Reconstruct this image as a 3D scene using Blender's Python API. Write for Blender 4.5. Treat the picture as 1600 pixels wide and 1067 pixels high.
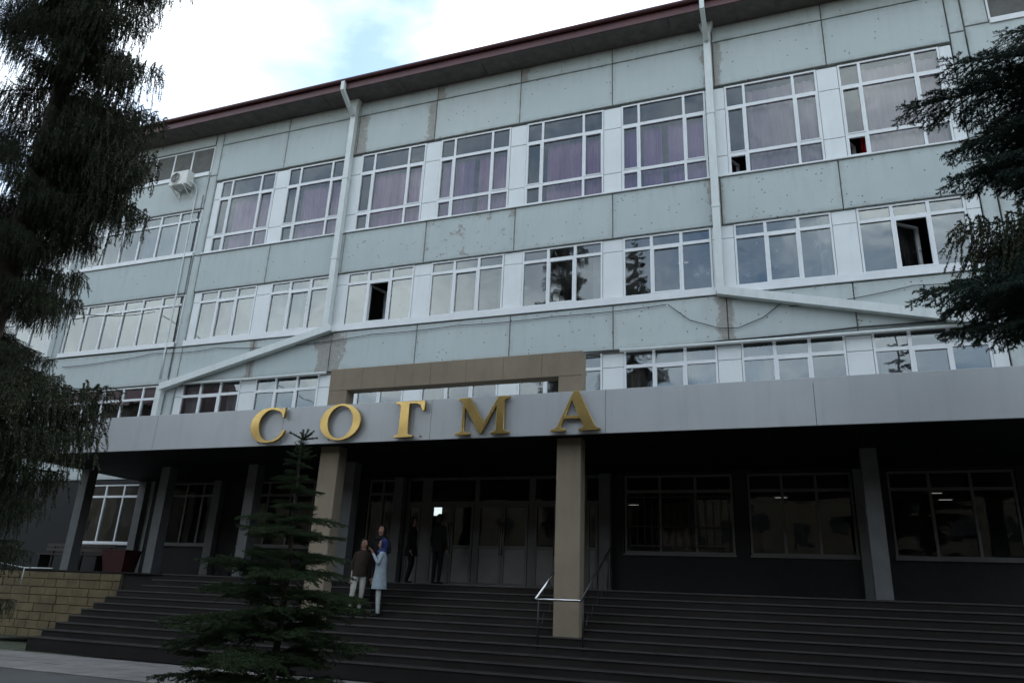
import bpy, math, random
import numpy as np
from mathutils import Matrix, Vector
R = math.radians
random.seed(7)
rng = np.random.default_rng(11)
scene = bpy.context.scene
for o in list(bpy.data.objects):
    bpy.data.objects.remove(o)
col = scene.collection

# ---------------------------------------------------------------- camera
cd = bpy.data.cameras.new('camera')
cam = bpy.data.objects.new('camera', cd)
col.objects.link(cam)
cd.sensor_width = 36.0
cd.lens = 36.0 * 1161.66 / 1600.0
cd.clip_end = 2000
_yaw, _pit, _rol = R(-21.249), R(19.385), R(2.573)
_f = Vector((math.sin(_yaw) * math.cos(_pit), math.cos(_yaw) * math.cos(_pit), math.sin(_pit)))
_r = Vector((math.cos(_yaw), -math.sin(_yaw), 0))
_u = _r.cross(_f)
_r2 = _r * math.cos(_rol) + _u * math.sin(_rol)
_u2 = -_r * math.sin(_rol) + _u * math.cos(_rol)
cam.matrix_world = Matrix(((_r2.x, _u2.x, -_f.x, 19.295), (_r2.y, _u2.y, -_f.y, -18.542),
                           (_r2.z, _u2.z, -_f.z, 1.6), (0, 0, 0, 1)))
scene.camera = cam

# ---------------------------------------------------------------- sky, sun, exposure
SUN_EL, SUN_AZ = 58, 12          # the sun stands behind the building, above the clouds
world = bpy.data.worlds.new('World')
scene.world = world
world.use_nodes = True
nt = world.node_tree
nt.nodes.clear()
wo = nt.nodes.new('ShaderNodeOutputWorld')
bg = nt.nodes.new('ShaderNodeBackground')
sk = nt.nodes.new('ShaderNodeTexSky')
sk.sky_type = 'NISHITA'
sk.sun_disc = False
sk.sun_elevation = R(SUN_EL)
sk.sun_rotation = R(SUN_AZ)
sk.air_density = 1.2
sk.dust_density = 0.5
tc = nt.nodes.new('ShaderNodeTexCoord')
mp = nt.nodes.new('ShaderNodeMapping')
mp.inputs['Scale'].default_value = (1.0, 1.0, 1.9)
mp.inputs['Location'].default_value = (3.1, 0.4, 0.7)
n1 = nt.nodes.new('ShaderNodeTexNoise')
n1.inputs['Scale'].default_value = 2.6
n1.inputs['Detail'].default_value = 7
n1.inputs['Roughness'].default_value = 0.5
n1.inputs['Distortion'].default_value = 0.25
cr = nt.nodes.new('ShaderNodeValToRGB')
cr.color_ramp.elements[0].position = 0.37
cr.color_ramp.elements[1].position = 0.58
n2 = nt.nodes.new('ShaderNodeTexNoise')
n2.inputs['Scale'].default_value = 3.4
n2.inputs['Detail'].default_value = 5
n2.inputs['Roughness'].default_value = 0.48
cr2 = nt.nodes.new('ShaderNodeValToRGB')
cr2.color_ramp.elements[0].position = 0.38
cr2.color_ramp.elements[0].color = (4.5, 5.05, 5.7, 1)
cr2.color_ramp.elements[1].position = 0.66
cr2.color_ramp.elements[1].color = (9.9, 10.65, 10.9, 1)
mx = nt.nodes.new('ShaderNodeMix')
mx.data_type = 'RGBA'
nt.links.new(tc.outputs['Generated'], mp.inputs['Vector'])
nt.links.new(mp.outputs[0], n1.inputs['Vector'])
nt.links.new(mp.outputs[0], n2.inputs['Vector'])
nt.links.new(n1.outputs['Fac'], cr.inputs[0])
nt.links.new(n2.outputs['Fac'], cr2.inputs[0])
nt.links.new(cr.outputs[0], mx.inputs[0])
nt.links.new(sk.outputs[0], mx.inputs[6])
nt.links.new(cr2.outputs[0], mx.inputs[7])
nt.links.new(mx.outputs[2], bg.inputs[0])
bg.inputs[1].default_value = 0.10
nt.links.new(bg.outputs[0], wo.inputs[0])

sl = bpy.data.lights.new('sun', 'SUN')
sl.energy = 0.9
sl.angle = R(14)
sl.color = (1.0, 0.95, 0.88)
so = bpy.data.objects.new('sun', sl)
col.objects.link(so)
_d = Vector((-math.sin(R(SUN_AZ)) * math.cos(R(SUN_EL)), -math.cos(R(SUN_AZ)) * math.cos(R(SUN_EL)), -math.sin(R(SUN_EL))))
so.rotation_euler = _d.to_track_quat('-Z', 'Y').to_euler()
so.location = (12, 30, 60)

scene.view_settings.view_transform = 'Standard'
scene.view_settings.look = 'None'
scene.view_settings.gamma = 1
scene.view_settings.use_curve_mapping = False
scene.view_settings.exposure = 1.46
scene.render.resolution_x = 1024
scene.render.resolution_y = 682


# ---------------------------------------------------------------- helpers
def link(o):
    col.objects.link(o)
    return o


def par(o, p):
    """parent without moving: top-level parents are unrotated Empties, deeper ones local"""
    o.parent = p
    if p.type == 'EMPTY' and p.parent is None and p.get('_world', 1):
        o.matrix_parent_inverse = Matrix.Translation(-Vector(p.location))


def tag(o, label=None, cat=None, group=None, kind=None):
    if label:
        o['label'] = label
    if cat:
        o['category'] = cat
    if group:
        o['group'] = group
    if kind:
        o['kind'] = kind
    return o


def thing(name, loc, label, cat, group=None):
    e = bpy.data.objects.new(name, None)
    e.location = loc
    e.empty_display_size = .3
    link(e)
    return tag(e, label, cat, group)


class MB:
    def __init__(self):
        self.v, self.f = [], []

    def add(self, vs, fs):
        b = len(self.v)
        self.v += [tuple(v) for v in vs]
        self.f += [tuple(b + i for i in f) for f in fs]
        return self

    def box(self, x0, x1, y0, y1, z0, z1):
        return self.add([(x0, y0, z0), (x1, y0, z0), (x1, y1, z0), (x0, y1, z0),
                         (x0, y0, z1), (x1, y0, z1), (x1, y1, z1), (x0, y1, z1)],
                        [(0, 3, 2, 1), (4, 5, 6, 7), (0, 1, 5, 4), (1, 2, 6, 5), (2, 3, 7, 6), (3, 0, 4, 7)])

    def cbox(self, x0, x1, y0, y1, z0, z1, c=.01):
        """box with chamfered front (-y) edges"""
        vs = [(x0 + c, y0, z0 + c), (x1 - c, y0, z0 + c), (x1 - c, y0, z1 - c), (x0 + c, y0, z1 - c),
              (x0, y0 + c, z0), (x1, y0 + c, z0), (x1, y0 + c, z1), (x0, y0 + c, z1),
              (x0, y1, z0), (x1, y1, z0), (x1, y1, z1), (x0, y1, z1)]
        fs = [(0, 1, 2, 3), (0, 4, 5, 1), (1, 5, 6, 2), (2, 6, 7, 3), (3, 7, 4, 0),
              (4, 8, 9, 5), (5, 9, 10, 6), (6, 10, 11, 7), (7, 11, 8, 4), (8, 11, 10, 9)]
        return self.add(vs, fs)

    def bar(self, a, b, w, h, up=(0, 0, 1)):
        a, b = Vector(a), Vector(b)
        d = (b - a).normalized()
        s = d.cross(Vector(up))
        if s.length < 1e-5:
            s = d.cross(Vector((0, 1, 0)))
        s.normalize()
        n = s.cross(d)
        vs = []
        for p in (a, b):
            for i, j in ((-1, -1), (1, -1), (1, 1), (-1, 1)):
                vs.append(p + s * (i * w / 2) + n * (j * h / 2))
        return self.add(vs, [(0, 1, 2, 3), (7, 6, 5, 4), (0, 4, 5, 1), (1, 5, 6, 2), (2, 6, 7, 3), (3, 7, 4, 0)])

    def tube(self, pts, r, n=8):
        pts = [Vector(p) for p in pts]
        m = len(pts)
        rs = r if isinstance(r, (list, tuple)) else [r] * m
        b = len(self.v)
        t0 = (pts[1] - pts[0]).normalized()
        ref = Vector((0, 0, 1)) if abs(t0.z) < .9 else Vector((1, 0, 0))
        for k, p in enumerate(pts):
            t = (pts[min(k + 1, m - 1)] - pts[max(k - 1, 0)]).normalized()
            s = t.cross(ref).normalized()
            q = s.cross(t)
            for i in range(n):
                a = 2 * math.pi * i / n
                self.v.append(tuple(p + (s * math.cos(a) + q * math.sin(a)) * rs[k]))
        for k in range(m - 1):
            for i in range(n):
                j = (i + 1) % n
                self.f.append((b + k * n + i, b + k * n + j, b + (k + 1) * n + j, b + (k + 1) * n + i))
        self.f.append(tuple(b + i for i in range(n))[::-1])
        self.f.append(tuple(b + (m - 1) * n + i for i in range(n)))
        return self

    def rings(self, rings, cap=True):
        """loft through rings of equal length"""
        b = len(self.v)
        n = len(rings[0])
        for r_ in rings:
            self.v += [tuple(p) for p in r_]
        for k in range(len(rings) - 1):
            for i in range(n):
                j = (i + 1) % n
                self.f.append((b + k * n + i, b + k * n + j, b + (k + 1) * n + j, b + (k + 1) * n + i))
        if cap:
            self.f.append(tuple(b + i for i in range(n))[::-1])
            self.f.append(tuple(b + (len(rings) - 1) * n + i for i in range(n)))
        return self

    def mesh(self, name, mat, smooth=False):
        me = bpy.data.meshes.new(name)
        me.from_pydata(self.v, [], self.f)
        me.update()
        if mat:
            me.materials.append(mat)
        if smooth:
            me.polygons.foreach_set('use_smooth', [True] * len(me.polygons))
        return me

    def build(self, name, mat, parent=None, smooth=False):
        o = link(bpy.data.objects.new(name, self.mesh(name, mat, smooth)))
        if parent:
            par(o, parent)
        return o


def inst(name, me, parent=None, loc=(0, 0, 0), rot=None, scale=None):
    o = link(bpy.data.objects.new(name, me))
    o.location = loc
    if rot is not None:
        o.rotation_euler = rot
    if scale is not None:
        o.scale = scale
    if parent:
        par(o, parent)
    return o


def tri_mesh(name, tris, mat):
    tris = np.asarray(tris, dtype=np.float32)
    n = len(tris)
    me = bpy.data.meshes.new(name)
    me.vertices.add(3 * n)
    me.vertices.foreach_set('co', tris.reshape(-1))
    me.loops.add(3 * n)
    me.loops.foreach_set('vertex_index', np.arange(3 * n, dtype=np.int32))
    me.polygons.add(n)
    me.polygons.foreach_set('loop_start', np.arange(0, 3 * n, 3, dtype=np.int32))
    me.polygons.foreach_set('loop_total', np.full(n, 3, dtype=np.int32))
    me.update(calc_edges=True)
    me.validate()
    me.materials.append(mat)
    return me


# ---------------------------------------------------------------- materials
class NT:
    def __init__(self, name):
        self.m = bpy.data.materials.new(name)
        self.m.use_nodes = True
        self.t = self.m.node_tree
        self.bsdf = self.t.nodes['Principled BSDF']
        self.out = self.t.nodes['Material Output']

    def n(self, typ, **kw):
        x = self.t.nodes.new(typ)
        for k, v in kw.items():
            setattr(x, k, v)
        return x

    def l(self, a, b):
        self.t.links.new(a, b)

    def math(self, op, a, b=None, c=None):
        x = self.n('ShaderNodeMath', operation=op)
        for i, v in enumerate((a, b, c)):
            if v is None:
                continue
            if isinstance(v, (int, float)):
                x.inputs[i].default_value = v
            else:
                self.l(v, x.inputs[i])
        return x.outputs[0]

    def mix(self, fac, a, b):
        x = self.n('ShaderNodeMix', data_type='RGBA')
        for i, v in ((0, fac), (6, a), (7, b)):
            if isinstance(v, (int, float)):
                x.inputs[i].default_value = v
            elif isinstance(v, tuple):
                x.inputs[i].default_value = (*v, 1)[:4]
            else:
                self.l(v, x.inputs[i])
        return x.outputs[2]

    def noise(self, vec, scale, detail=5, rough=.55, dist=0):
        x = self.n('ShaderNodeTexNoise')
        if vec is not None:
            self.l(vec, x.inputs['Vector'])
        x.inputs['Scale'].default_value = scale
        x.inputs['Detail'].default_value = detail
        x.inputs['Roughness'].default_value = rough
        x.inputs['Distortion'].default_value = dist
        return x.outputs['Fac']

    def ramp(self, v, a, b):
        x = self.n('ShaderNodeMapRange')
        self.l(v, x.inputs[0])
        x.inputs[1].default_value = a
        x.inputs[2].default_value = b
        return x.outputs[0]

    def scaled(self, vec, s):
        x = self.n('ShaderNodeMapping')
        self.l(vec, x.inputs[0])
        x.inputs['Scale'].default_value = s
        return x.outputs[0]

    def pos(self):
        return self.n('ShaderNodeNewGeometry').outputs['Position']

    def obj(self):
        return self.n('ShaderNodeTexCoord').outputs['Object']

    def bump(self, h, strength=.3, dist=.01):
        x = self.n('ShaderNodeBump')
        x.inputs['Strength'].default_value = strength
        x.inputs['Distance'].default_value = dist
        self.l(h, x.inputs['Height'])
        self.l(x.outputs[0], self.bsdf.inputs['Normal'])


def plain(name, c, rough=.6, metal=0., var=.25, scale=3., dirt=0., spec=.5, bump=0.):
    m = NT(name)
    p = m.pos()
    f = m.noise(p, scale, 6, .6)
    f2 = m.noise(p, scale * 9, 4, .6)
    lo = tuple(x * (1 - var) for x in c)
    hi = tuple(min(1, x * (1 + var * .6)) for x in c)
    k = m.mix(m.ramp(f, .3, .7), lo, hi)
    k = m.mix(m.math('MULTIPLY', m.ramp(f2, .45, .75), var * .6), k, tuple(x * .6 for x in c))
    if dirt:
        s = m.scaled(p, (2.2, 2.2, .25))
        d = m.ramp(m.noise(s, 2.3, 7, .65), .5, .78)
        k = m.mix(m.math('MULTIPLY', d, dirt), k, tuple(x * .45 for x in c))
    m.l(k, m.bsdf.inputs['Base Color'])
    m.bsdf.inputs['Metallic'].default_value = metal
    r_ = m.math('MULTIPLY_ADD', f2, .2, rough - .1)
    m.l(r_, m.bsdf.inputs['Roughness'])
    m.bsdf.inputs['Specular IOR Level'].default_value = spec
    if bump:
        m.bump(f2, bump, .01)
    return m.m


def mat_panel(name, c, upper=1.0):
    """painted precast panel: mottled paint, pits, bare concrete where the paint has come off"""
    m = NT(name)
    o = m.obj()
    g = m.pos()
    sep = m.n('ShaderNodeSeparateXYZ')
    m.l(o, sep.inputs[0])
    rnd = m.n('ShaderNodeObjectInfo').outputs['Random']

    def att(nm):
        a = m.n('ShaderNodeAttribute', attribute_type='OBJECT', attribute_name=nm)
        return a.outputs['Fac']
    tone = m.mix(m.ramp(m.noise(g, .55, 5, .6), .3, .7), tuple(x * .93 for x in c), tuple(x * 1.05 for x in c))
    tone = m.mix(m.math('MULTIPLY', rnd, .45), tone, (c[0] * .86, c[1] * .9, c[2] * .93))
    st = m.ramp(m.noise(m.scaled(g, (3.2, 3.2, .35)), 1.3, 8, .68), .5, .8)
    tone = m.mix(m.math('MULTIPLY', st, .22), tone, (c[0] * .62, c[1] * .62, c[2] * .58))
    fine = m.noise(g, 22, 5, .7)
    tone = m.mix(m.math('MULTIPLY', m.ramp(fine, .55, .8), .2), tone, tuple(x * .7 for x in c))
    # bare concrete by the joints
    edge = m.noise(m.scaled(g, (1.5, 1, 1.0)), 2.4, 9, .72)
    ew = m.math('MULTIPLY_ADD', edge, 2.4, -.55)
    ml = m.ramp(m.math('SUBTRACT', m.math('MULTIPLY', att('wl'), ew), sep.outputs[0]), -.01, .05)
    mr = m.ramp(m.math('SUBTRACT', m.math('MULTIPLY', att('wr'), ew), m.math('SUBTRACT', att('w'), sep.outputs[0])), -.01, .05)
    pc = m.ramp(m.math('ADD', m.noise(g, 2.3, 9, .72), m.math('MULTIPLY', att('patch'), .20)), .735, .765)
    bare = m.math('MAXIMUM', m.math('MAXIMUM', ml, mr), pc)
    cc = m.mix(m.ramp(m.noise(g, 9, 6, .7), .3, .7), (.23, .215, .19), (.36, .345, .315))
    k = m.mix(m.math('MULTIPLY', bare, .85), tone, cc)
    # rain streaks under the sills and dirt along the joints
    top = m.math('SUBTRACT', att('h'), sep.outputs[2])
    stk = m.ramp(m.noise(m.scaled(g, (3.6, 1, .30)), 1.0, 8, .72), .50, .78)
    fall = m.math('MULTIPLY', stk, m.math('SUBTRACT', 1.0, m.math('MINIMUM', m.math('MULTIPLY', top, .95), 1.0)))
    ej = m.math('MINIMUM', m.math('MINIMUM', sep.outputs[0], m.math('SUBTRACT', att('w'), sep.outputs[0])), m.math('MINIMUM', top, sep.outputs[2]))
    jd = m.math('MULTIPLY', m.math('SUBTRACT', 1.0, m.math('MINIMUM', m.math('MULTIPLY', ej, 6.0), 1.0)), m.ramp(m.noise(g, 3.5, 6, .7), .35, .75))
    k = m.mix(m.math('MINIMUM', m.math('ADD', m.math('MULTIPLY', fall, .34), m.math('MULTIPLY', jd, .55)), .7), k, (.20, .185, .16))
    # pits
    vo = m.n('ShaderNodeTexVoronoi', feature='F1')
    m.l(m.scaled(g, (1, .001, 1)), vo.inputs['Vector'])
    vo.inputs['Scale'].default_value = 7.5
    vo.inputs['Randomness'].default_value = 1
    sepc = m.n('ShaderNodeSeparateColor')
    m.l(vo.outputs['Color'], sepc.inputs[0])
    rad = m.math('MULTIPLY_ADD', sepc.outputs[1], .10, .07)
    on = m.math('LESS_THAN', sepc.outputs[0], m.math('MULTIPLY', att('pits'), m.math('MULTIPLY_ADD', m.noise(g, .9, 3), 3.2, -.45)))
    pit = m.math('MULTIPLY', m.math('LESS_THAN', vo.outputs['Distance'], rad), on)
    k = m.mix(m.math('MULTIPLY', pit, .75), k, (.10, .10, .095))
    m.l(k, m.bsdf.inputs['Base Color'])
    m.bsdf.inputs['Roughness'].default_value = .82
    m.bsdf.inputs['Specular IOR Level'].default_value = .25
    h = m.math('SUBTRACT', m.math('MULTIPLY', fine, .5), m.math('ADD', pit, m.math('MULTIPLY', bare, .5)))
    m.bump(h, .35, .012)
    return m.m


def mat_glass(name, tint=(.72, .76, .78), base=.085, ior=1.75, wob=.007, hall=False):
    m = NT(name)
    t = m.t
    o = m.pos()
    rnd = m.n('ShaderNodeObjectInfo').outputs['Random']
    cmb = m.n('ShaderNodeCombineXYZ')
    m.l(m.math('MULTIPLY', rnd, 37.0), cmb.inputs[1])
    va = m.n('ShaderNodeVectorMath', operation='ADD')
    m.l(o, va.inputs[0])
    m.l(cmb.outputs[0], va.inputs[1])
    nz = m.noise(va.outputs[0], 1.3, 1.5, .5, .2)
    bp = m.n('ShaderNodeBump')
    bp.inputs['Strength'].default_value = 1
    bp.inputs['Distance'].default_value = wob
    m.l(nz, bp.inputs['Height'])
    gl = m.n('ShaderNodeBsdfGlossy')
    gl.inputs['Roughness'].default_value = 0.0
    gl.inputs['Color'].default_value = (.88, .95, .96, 1)
    m.l(bp.outputs[0], gl.inputs['Normal'])
    tr = m.n('ShaderNodeBsdfTransparent')
    tr.inputs[0].default_value = (*tint, 1)
    fr = m.n('ShaderNodeFresnel')
    fr.inputs[0].default_value = ior
    fac = m.math('MINIMUM', m.math('ADD', fr.outputs[0], base), 1.0)
    # dust film on the outside
    df = m.n('ShaderNodeBsdfDiffuse')
    df.inputs[0].default_value = (.5, .5, .48, 1)
    m1 = m.n('ShaderNodeMixShader')
    m.l(m.math('MULTIPLY', m.ramp(m.noise(m.scaled(o, (2, 2, .6)), 2.2, 6, .65), .4, .8), .10), m1.inputs[0])
    m.l(tr.outputs[0], m1.inputs[1])
    m.l(df.outputs[0], m1.inputs[2])
    ms = m.n('ShaderNodeMixShader')
    m.l(fac, ms.inputs[0])
    m.l(m1.outputs[0], ms.inputs[1])
    m.l(gl.outputs[0], ms.inputs[2])
    m.l(ms.outputs[0], m.out.inputs[0])
    return m.m


def mat_curtain(name, a, b, tr=.35):
    m = NT(name)
    g = m.pos()
    s = m.scaled(g, (1, 1, .05))
    k = m.mix(m.ramp(m.noise(s, 5, 5, .6), .3, .7), a, b)
    m.l(k, m.bsdf.inputs['Base Color'])
    m.bsdf.inputs['Roughness'].default_value = .9
    m.bsdf.inputs['Specular IOR Level'].default_value = .1
    tl = m.n('ShaderNodeBsdfTranslucent')
    m.l(k, tl.inputs[0])
    ms = m.n('ShaderNodeMixShader')
    ms.inputs[0].default_value = tr
    m.l(m.bsdf.outputs[0], ms.inputs[1])
    m.l(tl.outputs[0], ms.inputs[2])
    m.l(ms.outputs[0], m.out.inputs[0])
    return m.m


def mat_needle(name, a, b, tip=None):
    m = NT(name)
    g = m.pos()
    rnd = m.n('ShaderNodeObjectInfo').outputs['Random']
    k = m.mix(m.ramp(m.noise(g, 3.0, 5, .6), .32, .68), a, b)
    k = m.mix(m.math('MULTIPLY', rnd, .35), k, tuple(x * .7 for x in a))
    if tip:
        k = m.mix(m.ramp(m.noise(g, 9, 3, .6), .55, .75), k, tip)
    m.l(k, m.bsdf.inputs['Base Color'])
    m.bsdf.inputs['Roughness'].default_value = .65
    m.bsdf.inputs['Specular IOR Level'].default_value = .2
    return m.m


def emis(name, c, s):
    m = NT(name)
    e = m.n('ShaderNodeEmission')
    e.inputs[0].default_value = (*c, 1)
    e.inputs[1].default_value = s
    m.l(e.outputs[0], m.out.inputs[0])
    return m.m


PAINT = mat_panel('painted_concrete', (.485, .535, .52))
JOINT = plain('joint_mortar', (.13, .13, .12), .9, bump=.3)
WHITE = plain('white_frame', (.72, .745, .75), .35, var=.07, scale=1.2, dirt=.12)
INFILL = plain('white_infill', (.70, .735, .73), .4, var=.06, scale=.8, dirt=.14)
GLASS = mat_glass('window_glass')
GLASSH = mat_glass('hall_glass', (.86, .86, .88), .045, 1.66)
GLASSB = mat_glass('lobby_glass', (.42, .43, .42), .01, 1.35)
REVEAL = plain('reveal', (.22, .22, .21), .85)
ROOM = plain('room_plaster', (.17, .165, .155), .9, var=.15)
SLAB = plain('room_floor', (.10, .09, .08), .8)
PIPE = plain('pipe_white', (.62, .66, .64), .4, var=.08, dirt=.3)
MAROON = plain('maroon_metal', (.085, .028, .03), .45, metal=.0, var=.3)
SOFFIT = plain('eave_board', (.13, .115, .105), .8, var=.35, dirt=.5)
ROOF = plain('roof_sheet', (.09, .035, .035), .5, var=.3)
ALU = plain('aluminium_composite', (.40, .415, .42), .42, metal=.2, var=.07, scale=.5, dirt=.22)
BEIGE = plain('beige_render', (.245, .20, .14), .85, var=.14, scale=1.0, dirt=.3, bump=.15)
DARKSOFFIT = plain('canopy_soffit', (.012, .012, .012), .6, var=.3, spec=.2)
GREYCOL = plain('grey_pillar_paint', (.14, .146, .143), .7, var=.15, dirt=.4)
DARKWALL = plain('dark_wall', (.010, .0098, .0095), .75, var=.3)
SHADEDFRAME = plain('shaded_white_frame', (.14, .14, .133), .5, var=.15)  # white frames under the canopy, its shade put into the grey
DOORPANEL = plain('door_panel', (.20, .20, .195), .5, var=.15)
DGRANITE = NT('step_granite')
_g = DGRANITE.pos()
_k = DGRANITE.mix(DGRANITE.ramp(DGRANITE.noise(_g, 14, 6, .7), .3, .7), (.009, .008, .0075), (.018, .015, .014))
_k = DGRANITE.mix(DGRANITE.math('MULTIPLY', DGRANITE.ramp(DGRANITE.noise(DGRANITE.scaled(_g, (.6, 1.5, 1.5)), 1.4, 7, .65), .45, .75), .55), _k, (.038, .034, .03))
_k = DGRANITE.mix(DGRANITE.math('MULTIPLY', DGRANITE.n('ShaderNodeObjectInfo').outputs['Random'], .35), _k, (.026, .021, .018))
DGRANITE.l(_k, DGRANITE.bsdf.inputs['Base Color'])
DGRANITE.bsdf.inputs['Roughness'].default_value = .7
DGRANITE.bsdf.inputs['Specular IOR Level'].default_value = .2
DGRANITE = DGRANITE.m
NOSING = plain('step_nosing', (.045, .042, .039), .5, var=.3)
SANDSTONE = plain('sandstone', (.15, .115, .06), .85, var=.4, scale=2.4, bump=.5)
CHROME = plain('chrome', (.62, .61, .58), .22, metal=1., var=.1)
BLACKMETAL = plain('black_metal', (.018, .018, .018), .45, var=.2)
CABLE = plain('cable_rubber', (.03, .03, .03), .6)
ACWHITE = plain('ac_casing', (.66, .66, .62), .45, var=.08, dirt=.25)
DARK = plain('dark_grille', (.02, .02, .02), .6)
ASPHALT = plain('asphalt', (.055, .054, .052), .9, var=.3, scale=1.2, bump=.4)
PAVER = plain('paver', (.16, .15, .14), .85, var=.3, scale=2, bump=.3)
GRASS = plain('soil_grass', (.05, .06, .03), .95, var=.5, scale=3, bump=.5)
REDBOX = plain('dark_red_paint', (.06, .013, .011), .6, var=.3)
WOOD = plain('bench_wood', (.06, .045, .035), .7, var=.3)
BARK = plain('bark', (.055, .042, .034), .95, var=.5, scale=6, bump=.8)
PINK = [mat_curtain('curtain_pink', (.62, .28, .52), (.90, .58, .80), .2),
        mat_curtain('curtain_purple', (.32, .12, .46), (.66, .34, .70), .2),
        mat_curtain('curtain_mauve', (.56, .40, .48), (.78, .62, .69), .2)]
SHEER = mat_curtain('curtain_sheer', (.58, .62, .60), (.76, .79, .77), .4)
TEAL = mat_curtain('curtain_teal', (.42, .58, .57), (.66, .78, .77), .4)
RUST = mat_curtain('curtain_rust', (.36, .14, .08), (.45, .25, .22), .3)
RED = mat_curtain('curtain_red', (.30, .01, .015), (.42, .02, .03), .3)
PAPER = plain('white_paper', (.82, .84, .86), .8, var=.04)
NEEDLE_OLD = mat_needle('spruce_needles', (.020, .026, .014), (.046, .054, .028), (.06, .066, .03))
NEEDLE_RIGHT = mat_needle('blue_spruce_needles', (.018, .036, .026), (.035, .062, .045))
NEEDLE_FIR = mat_needle('young_fir_needles', (.022, .038, .016), (.040, .066, .024), (.065, .095, .030))

# =================================================================== SETTING
m = MB()
m.add([(-400, -400, 0), (400, -400, 0), (400, 400, 0), (-400, 400, 0)], [(0, 1, 2, 3)])
tag(m.build('ground', GRASS), 'flat ground around the building', kind='structure')
G = .155                        # level of the forecourt
m = MB().box(-20, 45, -60, -5.79, .02, G)
fore = tag(m.build('forecourt', ASPHALT), 'grey asphalt forecourt in front of the steps', kind='structure')
# paving along the foot of the steps
pv = MB().cbox(-.245, .245, -.245, .245, 0, .012, .006).mesh('paving_slab', PAVER)
pv2 = MB().box(-.245, .245, -.245, .245, 0, .012).mesh('paving_slab', PAVER)
for i in range(34):
    for j in range(5):
        inst('paving_slab', pv2, fore, (-2.2 + i * .5, -6.06 - j * .5, G + .001 + random.random() * .004),
             (0, 0, random.choice((0, 1, 2, 3)) * math.pi / 2))

# ---------------------------------------------------------------- platform and steps
PZ, PY = 1.955, -2.4
steps = tag(MB().box(3.0, 26, PY + .02, -.02, G, PZ - .035).build('entrance_steps', DGRANITE),
            'dark stone entrance steps and landing under the canopy', kind='structure')
for k in range(12):
    z1 = PZ - .15 * k
    y0 = PY - .31 * k
    xl = 3.35 if k < 3 else 2.88
    y1 = y0 + (.33 if k else 2.38)
    if k == 11:
        continue
    o = MB().box(xl, 26, y0 + .018, y1 + .30, max(G, z1 - .4), z1 - .032).build('riser', DGRANITE, steps)
    x = xl
    while x < 25.9:
        w = min(1.5, 26 - x)
        o = MB().cbox(x + .003, x + w - .003, y0, y1, z1 - .03, z1, .004).build('tread', DGRANITE, steps)
        x += w
    MB().box(xl + .004, 25.99, y0 - .004, y0 + .03, z1 - .026, z1 + .003).build('nosing', NOSING, steps)
lp = tag(MB().box(-3.2, 2.995, PY + .06, -.02, G, PZ - .03).build('landing', DGRANITE), 'raised terrace left of the steps', kind='structure')
MB().box(-3.25, 3.35, PY - .03, 0.0, PZ - .029, PZ + .004).build('coping', DGRANITE, lp)
# sandstone block facing of the terrace
ck = thing('sandstone_plinth', (.4, PY, G), 'yellow sandstone block plinth left of the entrance steps', 'wall')
MB().box(-3.1, 1.98, PY + .02, PY + .058, G, PZ - .035).build('mortar', JOINT, ck)
zz = G
row = 0
while zz < 1.85:
    h = .222
    x = -3.1 - (.35 if row % 2 else 0)
    while x < 1.96:
        w = random.choice((.45, .6, .75))
        a, b = max(x, -3.1), min(x + w, 1.97)
        if b - a > .05:
            dp = random.random() * .014
            MB().cbox(a + .006, b - .006, PY - .02 - dp, PY + .03, zz + .006, min(zz + h, 1.9) - .006, .012).build('block', SANDSTONE, ck)
        x += w
    zz += h
    row += 1

# =================================================================== BUILDING
bld = thing('academy_building', (12, 3, 0), 'long pale grey panel building with white window bands and maroon eave', 'building')
pmesh = {}


def panel(x0, x1, z0, z1, wl=0., wr=0., patch=0., pits=.25, y0=0.0, parent=None):
    g = .012
    key = (round(x1 - x0, 3), round(z1 - z0, 3), y0)
    if key not in pmesh:
        pmesh[key] = MB().cbox(g, x1 - x0 - g, y0, .10, g, z1 - z0 - g, .012).mesh('wall_panel', PAINT)
    o = inst('wall_panel', pmesh[key], parent or bld, (x0, 0, z0))
    o['wl'], o['wr'], o['patch'], o['pits'], o['w'], o['h'] = float(wl), float(wr), float(patch), float(pits), float(x1 - x0), float(z1 - z0)
    return o


# solid core behind the panels, slab by slab
m = MB()
for z0, z1 in ((15.9, 18.02), (11.44, 12.93), (8.02, 9.42), (4.83, 5.94)):
    m.box(-6.52, 30.9, .06, .34, z0, z1)
m.box(-6.52, -6.3, .34, 8, 0, 18.02)
m.box(30.7, 30.9, .34, 8, 0, 18.02)
m.build('wall_core', JOINT, bld)
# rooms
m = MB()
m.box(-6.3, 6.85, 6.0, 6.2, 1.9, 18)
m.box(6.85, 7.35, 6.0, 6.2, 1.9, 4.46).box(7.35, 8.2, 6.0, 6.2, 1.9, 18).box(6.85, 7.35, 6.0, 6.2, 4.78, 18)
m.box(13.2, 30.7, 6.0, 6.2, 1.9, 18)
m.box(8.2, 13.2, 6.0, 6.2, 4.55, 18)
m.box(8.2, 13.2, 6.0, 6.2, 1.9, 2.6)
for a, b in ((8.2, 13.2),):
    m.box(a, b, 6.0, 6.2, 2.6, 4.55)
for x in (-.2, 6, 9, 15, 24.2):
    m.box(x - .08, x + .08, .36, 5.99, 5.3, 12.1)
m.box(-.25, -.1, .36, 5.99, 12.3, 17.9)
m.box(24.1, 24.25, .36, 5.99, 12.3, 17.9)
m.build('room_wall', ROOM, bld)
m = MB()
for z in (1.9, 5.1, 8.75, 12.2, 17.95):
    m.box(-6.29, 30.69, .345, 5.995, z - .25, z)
m.build('floor_slab', SLAB, bld)

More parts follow.
